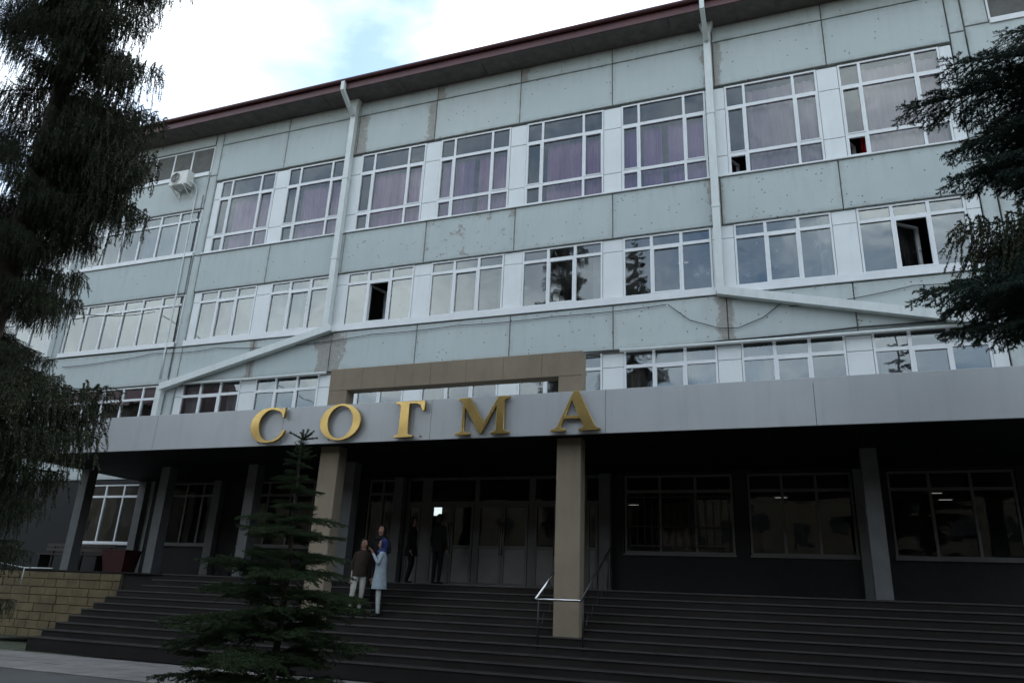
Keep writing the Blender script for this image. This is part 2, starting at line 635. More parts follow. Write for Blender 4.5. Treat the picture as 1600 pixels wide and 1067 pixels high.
# ---- panels of the hall front
wear_top = {(1, 'wr'): .55, (2, 'wl'): .6, (2, 'wr'): .45, (3, 'wl'): .05, (5, 'wr'): .45, (6, 'wl'): .35}
for i in range(8):
    x = 3 * i
    panel(x, x + 3, 15.93, 17.475, wl=wear_top.get((i, 'wl'), 0), wr=wear_top.get((i, 'wr'), 0), pits=.10 if i < 2 else .2)
    panel(x, x + 3, 17.485, 18.05, wl=.5 if i in (3, 4) else 0, wr=0, pits=.25)
    panel(x, x + 3, 11.445, 12.895, wl=.0 if i not in (6,) else .12, wr=.55 if i == 5 else 0, patch=.85 if i in (3,) else (.55 if i in (2, 4, 6) else .25),
          pits=.18 if i < 2 else (.4 if i < 5 else .75))
    panel(x, x + 3, 8.11, 9.40, wl=.75 if i == 2 else (.3 if i == 6 else (.22 if i == 1 else 0)), wr=.75 if i == 1 else (.4 if i == 5 else (.28 if i == 0 else 0)),
          patch=.35, pits=.15 if i < 3 else (.55 if i < 5 else .8))
    panel(x, x + 3, 4.90, 5.92, pits=.2)
# expansion strips and the stair sections at both ends
SEC = [(-6.5, -.375), (24.375, 30.5)]
for x0, x1 in SEC:
    for z0, z1 in ((17.56, 18.05), (14.85, 16.30), (11.445, 12.895), (8.11, 9.40), (4.90, 5.92)):
        panel(x0, x1, z0, z1, pits=.08)
    for z0, z1 in ((16.31, 17.55), (12.905, 14.84), (9.41, 11.435), (5.93, 8.10)):
        panel(x0, x0 + .55, z0, z1, pits=.05)
for x0 in (-.36, 24.015):
    for z0, z1 in ((16.2, 18.05), (12.9, 16.19), (9.41, 12.89), (5.93, 9.40), (1.95, 5.92)):
        panel(x0, x0 + .345, z0, z1, pits=.05, y0=.01)
# lower wing further left
wing = thing('low_wing', (-15, 3, 0), 'lower pale wing with maroon eave behind the weeping spruce at left', 'building')
for k in range(3):
    x0 = -12.9 - k * 6.2
    for z0, z1 in ((14.85, 15.55), (11.445, 12.895), (8.11, 9.40), (4.90, 5.92)):
        panel(x0, x0 + 6.19, z0, z1, pits=.08, parent=wing)
    for z0, z1 in ((12.905, 14.84), (9.41, 11.435), (5.93, 8.10), (1.95, 4.89)):
        panel(x0, x0 + .55, z0, z1, pits=.05, parent=wing)
m = MB()
for z0, z1 in ((14.84, 15.5), (11.44, 12.93), (8.02, 9.42), (4.83, 5.94), (0, 2.9)):
    m.box(-25.3, -6.72, .06, .34, z0, z1)
m.box(-6.92, -6.70, .35, 8, 0, 15.5).box(-25.3, -6.72, 6, 6.2, 0, 15.5)
m.build('wall_core', JOINT, wing)
m = MB().box(-25.5, -6.72, -.8, 9, 15.6, 15.72)
m.build('eave', SOFFIT, wing)
MB().box(-25.55, -6.72, -.86, -.805, 15.58, 15.95).build('fascia_board', MAROON, wing)
MB().add([(-25.5, -.85, 15.96), (-6.72, -.85, 15.96), (-6.72, 6, 17.2), (-25.5, 6, 17.2)], [(0, 1, 2, 3)]).build('roof', ROOF, wing)

# ---- eave and roof of the main building
MB().box(-7.15, 31.3, -.80, .30, 18.06, 18.12).build('eave', SOFFIT, bld)
x = -7.15
while x < 31:                                        # soffit boards with open joints
    MB().box(x + .006, min(x + 2.98, 31.3), -.79, -.003, 18.035, 18.058).build('soffit_board', SOFFIT, bld)
    x += 3
MB().box(-7.2, 31.35, -.85, -.802, 18.02, 18.34).build('fascia_board', MAROON, bld)
gt = []
for k in range(9):
    a = math.pi + math.pi * k / 8
    gt.append((-.925 + .075 * math.cos(a), 18.36 + .085 * math.sin(a)))
m = MB()
m.rings([[(-7.25, y, z) for y, z in gt] + [(-7.25, y * .985 + -.014, z + .006) for y, z in gt[::-1]],
         [(31.4, y, z) for y, z in gt] + [(31.4, y * .985 + -.014, z + .006) for y, z in gt[::-1]]])
m.build('gutter', MAROON, bld)
MB().add([(-7.2, -.87, 18.37), (31.4, -.87, 18.37), (31.4, 8, 21.2), (-7.2, 8, 21.2),
          (-7.2, -.87, 18.345), (31.4, -.87, 18.345), (31.4, 8, 21.17), (-7.2, 8, 21.17)],
         [(0, 1, 2, 3), (7, 6, 5, 4), (0, 4, 5, 1), (3, 2, 6, 7), (0, 3, 7, 4), (1, 5, 6, 2)]).build('roof', ROOF, bld)

# ---- windows
FY = .055


def frame_mesh(name, xs, zs, outer, w=.05, sash=(), mat=None):
    """outer=(x0,x1,z0,z1); xs / zs = mullion / transom centre lines with half widths"""
    x0, x1, z0, z1 = outer
    m = MB()
    m.box(x0, x0 + w, FY, FY + .09, z0, z1).box(x1 - w, x1, FY, FY + .09, z0, z1)
    xe = [x0 + w]
    for c, h in xs:
        m.box(c - h, c + h, FY, FY + .088, z0 + w, z1 - w)
        xe += [c - h, c + h]
    xe.append(x1 - w)
    m.box(x0 + w, x1 - w, FY + .003, FY + .086, z0, z0 + w).box(x0 + w, x1 - w, FY + .003, FY + .086, z1 - w, z1)
    for c, h in zs:
        for a in range(0, len(xe), 2):
            m.box(xe[a], xe[a + 1], FY + .003, FY + .086, c - h, c + h)
    for a, b, c, d in sash:                       # openable leaf: a second, slightly proud frame
        s = .035
        m.box(a, a + s, FY - .012, FY + .05, c, d).box(b - s, b, FY - .012, FY + .05, c, d)
        m.box(a + s, b - s, FY - .010, FY + .048, c, c + s).box(a + s, b - s, FY - .010, FY + .048, d - s, d)
    return m.mesh(name, mat or WHITE)


pane_cache = {}


def pane(parent, x0, x1, z0, z1, mat=None, y=FY + .045):
    key = (round(x1 - x0, 3), round(z1 - z0, 3), (mat or GLASS).name)
    if key not in pane_cache:
        pane_cache[key] = MB().add([(0, 0, 0), (x1 - x0, 0, 0), (x1 - x0, 0, z1 - z0), (0, 0, z1 - z0)], [(0, 1, 2, 3)]).mesh('pane', mat or GLASS)
    return inst('pane', pane_cache[key], parent, (x0, y, z0), (R(random.uniform(-.35, .35)), 0, R(random.uniform(-.35, .35))))


def curtain(parent, x0, x1, z0, z1, mat, y=.30, amp=.035, per=.13, name='curtain'):
    n = max(6, int((x1 - x0) / per * 6))
    vs = []
    ph = random.random() * 6
    for k in range(n + 1):
        x = x0 + (x1 - x0) * k / n
        a = amp * (math.sin(2 * math.pi * x / per + ph) + .5 * math.sin(2 * math.pi * x / per * .43 + ph * 2))
        vs += [(x, y + a * .6, z1), (x, y + a * 1.2, z0)]
    fs = [(2 * k, 2 * k + 1, 2 * k + 3, 2 * k + 2) for k in range(n)]
    return MB().add(vs, fs).build(name, mat, parent, smooth=True)


# tall hall windows
TX = [(.31, .75), (.82, 2.06), (2.13, 2.665)]
TZ = [(12.99, 13.56), (13.66, 15.10), (15.20, 15.83)]
tall = frame_mesh('window', [(.785, .035), (2.095, .035)], [(13.61, .05), (15.15, .05)], (.26, 2.715, 12.945, 15.885),
                  sash=[(.30, .752, 12.985, 13.562), (.30, .752, 13.655, 15.102), (2.13, 2.67, 13.655, 15.102)])
sill4 = MB().box(-.01, 3.01, -.05, .06, 12.90, 12.94).mesh('sill', WHITE)
in4 = [MB().cbox(2.725, 3.25, FY + .012, FY + .08, a, b, .006).mesh('infill_panel', INFILL) for a, b in ((12.95, 13.60), (13.615, 15.14), (15.155, 15.88))]
hin4 = [MB().cbox(.005, .25, FY + .012, FY + .08, a, b, .006).mesh('infill_panel', INFILL) for a, b in ((12.95, 13.60), (13.615, 15.14), (15.155, 15.88))]
ein4 = [MB().cbox(2.725, 2.995, FY + .012, FY + .08, a, b, .006).mesh('infill_panel', INFILL) for a, b in ((12.95, 13.60), (13.615, 15.14), (15.155, 15.88))]
CUR4 = [0, 0, 0, 1, 0, 1, 2, 2]
for i in range(8):
    w = inst('window', tall, bld, (3 * i, 0, 0))
    inst('sill', sill4, w)
    for a, (xa, xb) in enumerate(TX):
        for b, (za, zb) in enumerate(TZ):
            if i in (6, 7) and a == 0 and b == 0:
                lf = frame_mesh('sash', [], [], (xa, xb, za, zb), .04)
                s = inst('open_sash', lf, w, (.05, .12, .0), (0, 0, R(0)))
                s.matrix_local = Matrix.Translation((xa, .16, 0)) @ Matrix.Rotation(R(62), 4, 'Z') @ Matrix.Translation((-xa, -.06, 0))
                continue
            pane(w, xa, xb, za, zb, GLASSH)
    c = CUR4[i]
    top = 15.75 if i in (6, 7) else 15.12
    if i < 6:
        curtain(w, (.84, .86, .55, .84, .9, .86)[i], 1.42 if i in (3, 5) else 2.1, 12.96, top, PINK[c])
        if i in (3, 5):
            curtain(w, 1.58, 2.62, 12.96, top, PINK[0 if i == 3 else 1])
            curtain(w, .3, .82, 12.96, top, PINK[1])
        else:
            curtain(w, 2.1, 2.66, 12.96, top, PINK[c])
    else:
        curtain(w, .85, 2.64, 12.96, top, PINK[c], per=.19)
    if i == 7:
        curtain(w, .62, .80, 12.96, 14.9, RED)
    for me in in4 if i < 7 else ein4:
        inst('infill_panel', me, bld, (3 * i, 0, 0))
    if i == 0:
        for me in hin4:
            inst('infill_panel', me, bld)

# three light windows of the floors below
WX = [(.335, 1.035), (1.115, 1.845), (1.925, 2.64)]


def std(z0, zt, z1, name='window', mat=None):
    return frame_mesh(name, [(1.075, .04), (1.885, .04)], [(zt, .045)], (.285, 2.69, z0, z1), sash=[(1.11, 1.85, z0 + .045, zt - .042)], mat=mat)


def infills(z0, zt, z1):
    return [[MB().cbox(xa, xb, FY + .012, FY + .08, a, b, .006).mesh('infill_panel', INFILL) for a, b in ((z0, zt - .006), (zt + .006, z1))]
            for xa, xb in ((2.70, 3.275), (.005, .275), (2.70, 2.995))]


snow = MB()
for k in range(6):
    a = k * math.pi / 3
    ca, sa = math.cos(a), math.sin(a)
    snow.add([(-.012 * sa, 0, .012 * ca), (.012 * sa, 0, -.012 * ca), (.075 * ca + .006 * sa, 0, .075 * sa - .006 * ca), (.075 * ca - .006 * sa, 0, .075 * sa + .006 * ca)], [(0, 1, 2, 3)])
    snow.add([(.04 * ca, -.001 - .0005 * k, .04 * sa), (.04 * ca + .03 * math.cos(a + .9), -.001 - .0005 * k, .04 * sa + .03 * math.sin(a + .9)), (.052 * ca, -.001 - .0005 * k, .052 * sa)], [(0, 1, 2)])
snow = snow.mesh('paper_snowflake', PAPER)

F3 = (9.625, 11.05, 11.435)
F2 = (6.08, 7.64, 8.10)
for lev, (z0, zt, z1) in ((3, F3), (2, F2)):
    fm = std(z0, zt, z1)
    inf = infills(z0, zt, z1)
    sl_ = MB().box(0, 3.0, -.045, .06, z0 - .205, z0 - .004).mesh('sill', WHITE)
    for i in range(8):
        w = inst('window', fm, bld, (3 * i, 0, 0))
        inst('sill', sl_, w)
        opened = lev == 3 and i in (2, 7)
        for k, (xa, xb) in enumerate(WX):
            pane(w, xa, xb, zt + .045, z1 - .05)
            if opened and k == 1:
                s = inst('open_sash', frame_mesh('sash', [], [], (xa - .01, xb + .01, z0 + .05, zt - .05), .055), w)
                hinge = xa if i == 2 else xa
                ang = 74 if i == 2 else 38
                s.matrix_local = Matrix.Translation((hinge, .16, 0)) @ Matrix.Rotation(R(ang), 4, 'Z') @ Matrix.Translation((-hinge, -.06, 0))
                pane(s, xa + .045, xb - .045, z0 + .1, zt - .1)
                h = MB().box(xb - .09, xb - .02, FY - .03, FY, (z0 + zt) / 2 - .012, (z0 + zt) / 2 + .012)
                par(h.build('handle', WHITE), s)
                continue
            pane(w, xa, xb, z0 + .05, zt - .045)
        for me in inf[0] if i < 7 else inf[2]:
            inst('infill_panel', me, bld, (3 * i, 0, 0))
        if i == 0:
            for me in inf[1]:
                inst('infill_panel', me, bld)
        if lev == 3:
            if i in (0, 1):
                curtain(w, .3, 2.66 if i == 0 else 1.5, z0 + .02, z1 - .1, SHEER, per=.2)
            elif i == 3:
                curtain(w, .85, .98, z0 + .02, z1, SHEER, per=.1)
                curtain(w, 2.45, 2.62, z0 + .02, z1, SHEER, per=.1)
            elif i in (4, 6):
                curtain(w, 2.35, 2.66, z0 + .02, z1, SHEER)
            if i in (5, 6):
                for q in range(9 if i == 6 else 4):
                    x = random.uniform(.45, 2.55) if i == 6 else random.uniform(1.95, 2.6)
                    if abs(x - 1.075) < .12 or abs(x - 1.885) < .12:
                        continue
                    f_ = inst('paper_snowflake', snow, w, (x, FY + .06, random.uniform(z0 + .25, zt - .15)), (0, random.random(), 0))
                    f_.scale = (random.uniform(.6, 1.5),) * 3
        else:
            if i in (0, 1, 6, 7):
                curtain(w, .3, .95, z0 + .02, z1, SHEER)
            if i in (0, 5):
                curtain(w, 2.0, 2.66, z0 + .02, z1, SHEER)
            if i == 5:
                curtain(w, .42, .68, z0 + .02, z1 - .3, mat_curtain('curtain_sand', (.4, .33, .25), (.5, .42, .33)))

# six light windows of the stair sections
SX = -5.93
sxs = [SX + .9 * k for k in range(1, 6)]


def six(z0, zt, z1):
    return frame_mesh('window', [(x, .035) for x in sxs], [(zt, .04)] if zt else [], (SX + .005, -.40, z0, z1))


def six_window(parent, fm, dx, z0, zt, z1, cur=()):
    w = inst('window', fm, parent, (dx, 0, 0))
    MB().box(SX - .0, -.385, -.045, .06, z0 - .16, z0 - .004).build('sill', WHITE, w)
    ed = [SX + .045] + sxs + [-.44]
    for k in range(6):
        a, b = ed[k] + (.035 if k else 0), ed[k + 1] - (.035 if k < 5 else 0)
        if zt:
            pane(w, a, b, zt + .04, z1 - .05)
            pane(w, a, b, z0 + .05, zt - .04)
        else:
            pane(w, a, b, z0 + .05, z1 - .05)
    for a, b, mt in cur:
        curtain(w, a, b, z0 + .02, z1 - .1, mt)
    return w


s5, s4, s3, s2 = six(16.40, None, 17.55), six(13.06, 14.42, 14.84), six(9.60, 11.05, 11.435), six(6.08, 7.64, 8.10)
for dx in (0, 24.75 + 6.125):
    d = dx if dx == 0 else 30.89
    d = 0 if dx == 0 else 30.5 + .375 - 0.0
    six_window(bld, s5, d, 16.40, None, 17.55)
    six_window(bld, s4, d, 13.06, 14.42, 14.84, [(-3.2, -.6, TEAL)])
    six_window(bld, s3, d, 9.60, 11.05, 11.435, [(-5.8, -4.9, RUST), (-4.5, -4.15, RUST)])
    six_window(bld, s2, d, 6.08, 7.64, 8.10)
for k in range(3):
    d = -12.9 - k * 6.2 + 6.5
    for fm, z in ((s4, (13.06, 14.42, 14.84)), (s3, (9.60, 11.05, 11.435)), (s2, (6.08, 7.64, 8.10))):
        six_window(wing, fm, d, *z)

# ---- ground floor under the canopy
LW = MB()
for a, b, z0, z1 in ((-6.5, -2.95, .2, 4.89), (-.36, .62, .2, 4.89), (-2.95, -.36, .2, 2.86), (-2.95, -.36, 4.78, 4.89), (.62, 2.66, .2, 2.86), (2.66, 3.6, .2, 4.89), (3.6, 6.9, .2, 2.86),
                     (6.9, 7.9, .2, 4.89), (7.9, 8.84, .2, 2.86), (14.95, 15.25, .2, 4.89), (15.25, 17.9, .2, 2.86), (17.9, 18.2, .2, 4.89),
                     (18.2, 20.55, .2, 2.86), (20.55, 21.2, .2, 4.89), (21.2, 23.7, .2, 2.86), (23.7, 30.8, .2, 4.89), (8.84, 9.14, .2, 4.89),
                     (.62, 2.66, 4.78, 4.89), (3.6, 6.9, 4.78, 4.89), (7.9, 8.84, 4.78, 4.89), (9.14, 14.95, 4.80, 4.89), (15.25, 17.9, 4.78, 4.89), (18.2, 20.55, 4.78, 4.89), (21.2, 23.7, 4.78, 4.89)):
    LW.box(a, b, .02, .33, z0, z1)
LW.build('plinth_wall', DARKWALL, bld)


def gf_window(x0, x1, n, mat, gl, trans=4.36, z0=2.88, z1=4.76):
    wdt = (x1 - x0 - .05) / n
    xs = [(x0 + .025 + wdt * k, .03) for k in range(1, n)]
    w = inst('window', frame_mesh('window', xs, [(trans, .035)], (x0, x1, z0, z1), .055, mat=mat), bld)
    MB().box(x0 - .02, x1 + .02, -.04, .055, z0 - .05, z0 - .004).build('sill', mat, w)
    ed = [x0 + .055] + [c for c, _ in xs] + [x1 - .055]
    for k in range(n):
        a, b = ed[k] + (.03 if k else 0), ed[k + 1] - (.03 if k < n - 1 else 0)
        pane(w, a, b, trans + .035, z1 - .05, gl)
        pane(w, a, b, z0 + .055, trans - .035, gl)
    return w


gf_window(-2.93, -.52, 3, WHITE, GLASS)
gf_window(.64, 2.64, 3, SHADEDFRAME, GLASSB)
gf_window(3.62, 6.88, 4, SHADEDFRAME, GLASSB)
w8_ = gf_window(7.92, 8.82, 2, SHADEDFRAME, GLASSB)
curtain(w8_, 8.1, 8.8, 3.0, 4.3, mat_curtain('curtain_grey', (.24, .24, .22), (.33, .33, .31)), name='curtain')
wb = gf_window(15.27, 17.88, 3, SHADEDFRAME, GLASSB)
curtain(wb, 15.9, 16.85, 3.0, 4.1, mat_curtain('curtain_dusty_pink', (.3, .2, .18), (.4, .3, .27)), per=.17)
for k in range(14):
    MB().tube([(15.42 + k * .18, -.06, 2.95), (15.42 + k * .18, -.06, 4.3)], .009, 6).build('window_bar', BLACKMETAL, wb)
for z in (3.05, 3.5, 4.2):
    MB().box(15.35, 17.8, -.078, -.070, z - .012, z + .012).build('window_bar', BLACKMETAL, wb)
gf_window(18.22, 20.5, 3, SHADEDFRAME, GLASSB)
gf_window(21.22, 23.68, 3, SHADEDFRAME, GLASSB)
for a, b in ((-.46, -.17), (2.55, 2.84), (7.3, 7.57), (8.85, 9.13), (14.68, 14.95), (20.52, 20.8)):
    MB().box(a, b, -.20, .015, PZ + .006, 4.785).build('pilaster', GREYCOL, bld)

# entrance front: doors, side lights, transoms
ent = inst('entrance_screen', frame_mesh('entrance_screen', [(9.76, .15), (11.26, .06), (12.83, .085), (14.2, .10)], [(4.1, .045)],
                                         (9.15, 14.67, 1.97, 4.79), .07, mat=SHADEDFRAME), bld)
for a, b in ((9.22, 9.61), (9.91, 11.2), (11.32, 12.745), (12.915, 14.1), (14.3, 14.6)):
    pane(ent, a, b, 4.145, 4.72, GLASSB)
dk = 0
for a, b, handed in ((9.925, 10.55, 1), (10.56, 11.19, -1), (11.33, 12.03, 1), (12.04, 12.735, -1), (12.925, 13.5, 1), (13.51, 14.09, -1), (9.23, 9.60, 0), (14.31, 14.59, 0)):
    s = .06
    m = MB()
    m.box(a, a + s, .035, .10, 1.985, 4.05).box(b - s, b, .035, .10, 1.985, 4.05)
    m.box(a + s, b - s, .038, .098, 1.985, 2.05).box(a + s, b - s, .038, .098, 2.93, 3.0).box(a + s, b - s, .038, .098, 3.99, 4.05)
    d = m.build('door' if handed else 'side_light', SHADEDFRAME, ent)
    MB().cbox(a + s + .004, b - s - .004, .05, .085, 2.056, 2.924, .008).build('lower_panel', DOORPANEL, d)
    pane(d, a + s, b - s, 3.0, 3.99, GLASSB, y=.07)
    if handed:
        x = b - .03 if handed > 0 else a + .03
        MB().tube([(x, .03, 2.75), (x, -.03, 2.78), (x, -.03, 3.55), (x, .03, 3.58)], .014, 8).build('handle', CHROME, d, True)
# glass transom above everything is closed by the soffit; lamps burning in the rooms
lampm = emis('tube_light', (1, .97, .9), .3)
for k, (x, y, z, a) in enumerate(((14.45, 3.0, 4.62, 70), (14.6, 4.4, 4.62, 70), (18.9, 3.0, 4.62, 5), (22.5, 2.4, 4.62, 60), (22.9, 3.6, 4.62, 60), (16.6, 2.6, 11.7, 15))):
    t = thing('ceiling_lamp', (x, y, z), ['lit tube lamp seen through the narrow pane right of the doors', 'second lit tube lamp behind the narrow pane right of the doors',
              'lit tube lamp inside the ground floor window left of the right pillar', 'lit tube lamp inside the rightmost ground floor window',
              'deeper lit tube lamp inside the rightmost ground floor window', 'lit tube lamp behind the spruce reflection on the third row'][k], 'lamp')
    MB().box(x - .22, x + .22, y - .05, y + .05, z, z + .04).build('housing', WHITE, t)
    MB().tube([(x - .15, y, z - .02), (x + .15, y, z - .02)], .006, 8).build('tube', lampm, t)

# =================================================================== CANOPY, PORTAL, SIGN
CY0, CZ0, CZ1 = -4.6, 4.80, 5.685
can = thing('entrance_canopy', (12, -2.3, PZ), 'wide flat canopy with plain grey metal fascia over the entrance', 'canopy')
edges = [-.5, 4.45, 8.27, 12.09, 15.91, 19.735, 23.5, 25.4]
for a, b in zip(edges[:-1], edges[1:]):
    MB().cbox(a + .003, b - .003, CY0, CY0 + .06, CZ0, CZ1, .004).build('fascia_panel', ALU, can)
MB().box(-.56, -.502, CY0, -.02, CZ0, CZ1).build('fascia_panel', ALU, can)
MB().box(-.5, 25.4, CY0 + .062, .0, CZ0 + .13, CZ1 - .08).build('roof_slab', REVEAL, can)
x = -.5
while x < 25.3:
    for y in range(3):
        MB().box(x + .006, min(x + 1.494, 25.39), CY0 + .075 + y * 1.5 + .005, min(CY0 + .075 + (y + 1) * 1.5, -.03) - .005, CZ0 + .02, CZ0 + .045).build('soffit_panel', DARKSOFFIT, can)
    x += 1.5
for xc in (-.30, 2.75, 5.75, 8.76, 20.70, 23.7):
    c = MB().box(xc - .15, xc + .15, PY + .03, PY + .33, PZ + .006, CZ0 + .018).build('pillar', GREYCOL, can)

por = thing('portal_frame', (12.2, -3.8, G), 'beige rendered portal frame rising through the canopy beside the doors', 'portal')
for a, b, nm in ((9.12, 9.62, 'leg'), (14.80, 15.31, 'leg')):
    MB().cbox(a, b, -4.2, -3.88, G, 6.148, .012).build('leg', BEIGE, por)
beam = MB().box(9.13, 15.30, -4.185, -3.89, 6.152, 6.67).build('beam', REVEAL, por)
for k in range(7):
    a = 9.12 + k * (6.19 / 7)
    MB().cbox(a + .002, a + 6.19 / 7 - .002, -4.2, -3.88, 6.149 - .0004 * (k % 2), 6.68, .005).build('cladding_panel', BEIGE, beam)


# letters as single outlines
def ell(cx, cz, rx, rz, a0, a1, n):
    return [(cx + rx * math.cos(R(a0 + (a1 - a0) * k / n)), cz + rz * math.sin(R(a0 + (a1 - a0) * k / n))) for k in range(n + 1)]


def letter_mesh(name, loops, depth, mat):
    cu = bpy.data.curves.new(name, 'CURVE')
    cu.dimensions = '2D'
    cu.fill_mode = 'BOTH'
    for lp_ in loops:
        sp = cu.splines.new('POLY')
        sp.points.add(len(lp_) - 1)
        for p, (x, z) in zip(sp.points, lp_):
            p.co = (x, z, 0, 1)
        sp.use_cyclic_u = True
    cu.extrude = depth / 2
    cu.bevel_depth = .006
    o = bpy.data.objects.new(name, cu)
    col.objects.link(o)
    dg = bpy.context.evaluated_depsgraph_get()
    me = bpy.data.meshes.new_from_object(o.evaluated_get(dg))
    bpy.data.objects.remove(o)
    me.name = name
    me.transform(Matrix.Rotation(math.pi / 2, 4, 'X'))
    me.materials.clear()
    me.materials.append(mat)
    return me


GOLD = NT('brass_letter')
_g = GOLD.pos()
GOLD.l(GOLD.mix(GOLD.ramp(GOLD.noise(_g, 2.5, 4), .3, .7), (.40, .28, .10), (.50, .36, .145)), GOLD.bsdf.inputs['Base Color'])
GOLD.bsdf.inputs['Metallic'].default_value = 1
GOLD.bsdf.inputs['Roughness'].default_value = .24
GOLD.bump(GOLD.noise(_g, 1.1, 1), .5, .035)
GOLD = GOLD.m
H = .80
Zb = 4.85
# C
oC = ell(.50, .40, .50, .41, 42, 318, 40)
iC = ell(.53, .40, .305, .365, 312, 48, 40)
LC = [[(.90, .71), (.90, .80), (.865, .80), (.84, .745)] + oC[2:-3] + [(.80, .06), (.865, .10), (.93, .20), (.93, .255), (.895, .255), (.83, .15)] + iC[2:-1] + [(.80, .66), (.845, .56), (.88, .56)]]
LC = [[(.905, .575), (.905, .80), (.87, .80), (.835, .752), (.74, .80), (.60, .815)] + ell(.49, .405, .49, .41, 80, 285, 34) + [(.72, .015), (.84, .07), (.94, .17), (.965, .27), (.93, .285), (.85, .15), (.74, .07)] + ell(.56, .405, .335, .365, 290, 80, 30)[0:0] + ell(.56, .405, .335, .37, -72, -290, 30) + [(.78, .72), (.85, .66), (.875, .575)]]
LO = [ell(.52, .40, .52, .41, 0, 358, 64), ell(.52, .40, .33, .372, 0, 358, 64)]
LG = [[(.02, 0), (.46, 0), (.46, .035), (.35, .055), (.33, .09), (.33, .735), (.50, .735), (.60, .70), (.655, .57), (.70, .57), (.70, .78), (0, .78), (0, .745), (.10, .725), (.125, .69), (.125, .09), (.105, .055), (.02, .035)]]
LM = [[(0, 0), (.315, 0), (.315, .035), (.205, .055), (.18, .09), (.18, .60), (.535, .015), (.575, .015), (.90, .61), (.90, .09), (.88, .055), (.79, .035), (.79, 0), (1.18, 0), (1.18, .035), (1.09, .055), (1.065, .09), (1.065, .69), (1.09, .725), (1.17, .745), (1.17, .78), (.93, .78), (.625, .24), (.29, .78), (.03, .78), (.03, .745), (.11, .725), (.135, .70), (.135, .09), (.11, .055), (0, .035)]]
LA = [[(0, 0), (.30, 0), (.30, .035), (.215, .055), (.20, .09), (.265, .245), (.60, .245), (.675, .09), (.66, .055), (.57, .035), (.57, 0), (1.0, 0), (1.0, .035), (.93, .055), (.89, .10), (.565, .80), (.46, .80), (.135, .10), (.10, .055), (0, .035)], [(.29, .30), (.43, .63), (.575, .30)]]
sign = thing('brass_sign', (11.6, CY0, CZ0), 'row of five large brass letters mounted on the canopy fascia', 'sign')
for lp_, x, nm, lb in ((LC, 7.46, 'letter_c', 'brass letter C'), (LO, 9.38, 'letter_o', 'brass letter O'), (LG, 11.28, 'letter_g', 'brass letter G of the Cyrillic alphabet'),
                       (LM, 12.75, 'letter_m', 'brass letter M'), (LA, 14.83, 'letter_a', 'brass letter A')):
    me = letter_mesh('letter', lp_, .075, GOLD)
    o = inst('letter', me, sign, (x, CY0 - .085, Zb))
    o['label'] = lb
    for px_ in (.2, .6):
        mb = MB().tube([(x + px_ * (1 if nm != 'letter_m' else 1.3), CY0 - .05, Zb + .03), (x + px_ * (1 if nm != 'letter_m' else 1.3), CY0 + .01, Zb + .03)], .012, 6)
        mb.build('stud', BLACKMETAL, sign)

# =================================================================== THINGS ON THE FRONT
def downpipe(x, ztop, zbot, label, diag=None, tail=None):
    t = thing('downpipe', (x, -.12, zbot), label, 'downpipe', 'white box downpipes on the front')
    w = .20
    z = ztop - .15
    while z > zbot + .05:
        z2 = max(z - 3.0, zbot)
        m = MB().box(x - w / 2, x + w / 2, -.20, -.02, z2 + .004, z)
        m.box(x - w / 2 - .012, x + w / 2 + .012, -.212, -.018, z2 + .004, z2 + .09)
        m.build('pipe_length', PIPE, t)
        z = z2
    # hopper head and swan neck up to the gutter
    MB().rings([[(x - .1, -.2, ztop - .30), (x + .1, -.2, ztop - .30), (x + .1, -.02, ztop - .30), (x - .1, -.02, ztop - .30)],
                [(x - .2, -.28, ztop - .02), (x + .2, -.28, ztop - .02), (x + .2, -.015, ztop - .02), (x - .2, -.015, ztop - .02)]]).build('hopper', PIPE, t)
    m = MB().bar((x - .02, -.93, 18.28), (x - .02, -.93, 17.93), .13, .13, (0, 1, 0))
    m.build('outlet', PIPE, t)
    MB().bar((x - .02, -.93, 17.94), (x, -.24, 17.42), .13, .13).build('swan_neck', PIPE, t)
    if diag:
        a, b = diag
        MB().bar(a, b, .20, .22).build('sloping_pipe', PIPE, t)
        if tail:
            MB().box(b[0] - .13, b[0] + .09, -.21, -.03, tail, b[2] + .02).build('pipe_length', PIPE, t)
    return t


downpipe(5.83, 18.05, 9.5, 'white downpipe between the second and third hall windows, running down to the left', ((6.05, -.14, 9.50), (-.46, -.14, 7.96)), 5.72)
downpipe(17.87, 18.05, 9.42, 'white downpipe left of the hall window with grey curtain, running down to the right', ((17.80, -.14, 9.47), (23.6, -.14, 8.10)))
downpipe(-6.35, 18.05, 6.0, 'white downpipe at the far left corner behind the hanging spruce')

ac = thing('air_conditioner', (-1.35, -.3, 15.7), 'white outdoor air conditioner unit on brackets below the top stair window', 'air conditioner')
ax0, ax1, ay0, ay1, az0, az1 = -1.75, -.93, -.50, -.17, 15.72, 16.30
MB().cbox(ax0, ax1, ay0, ay1, az0, az1, .02).build('casing', ACWHITE, ac)
ring = MB()
cx_, cz_ = -1.46, 16.01
ring.rings([[(cx_ + r_ * math.cos(a), y, cz_ + r_ * math.sin(a)) for a in [2 * math.pi * k / 28 for k in range(28)]]
            for r_, y in ((.245, ay0 - .002), (.245, ay0 - .022), (.215, ay0 - .022), (.215, ay0 - .003))], cap=False).build('fan_ring', ACWHITE, ac)
MB().add([(cx_ + .214 * math.cos(2 * math.pi * k / 28), ay0 - .004, cz_ + .214 * math.sin(2 * math.pi * k / 28)) for k in range(28)], [tuple(range(28))[::-1]]).build('fan_opening', DARK, ac)
g = MB()
for k in range(7):
    rr = .03 + k * .028
    g.tube([(cx_ + rr * math.cos(a), ay0 - .016, cz_ + rr * math.sin(a)) for a in [2 * math.pi * q / 20 for q in range(21)]], .0035, 5)
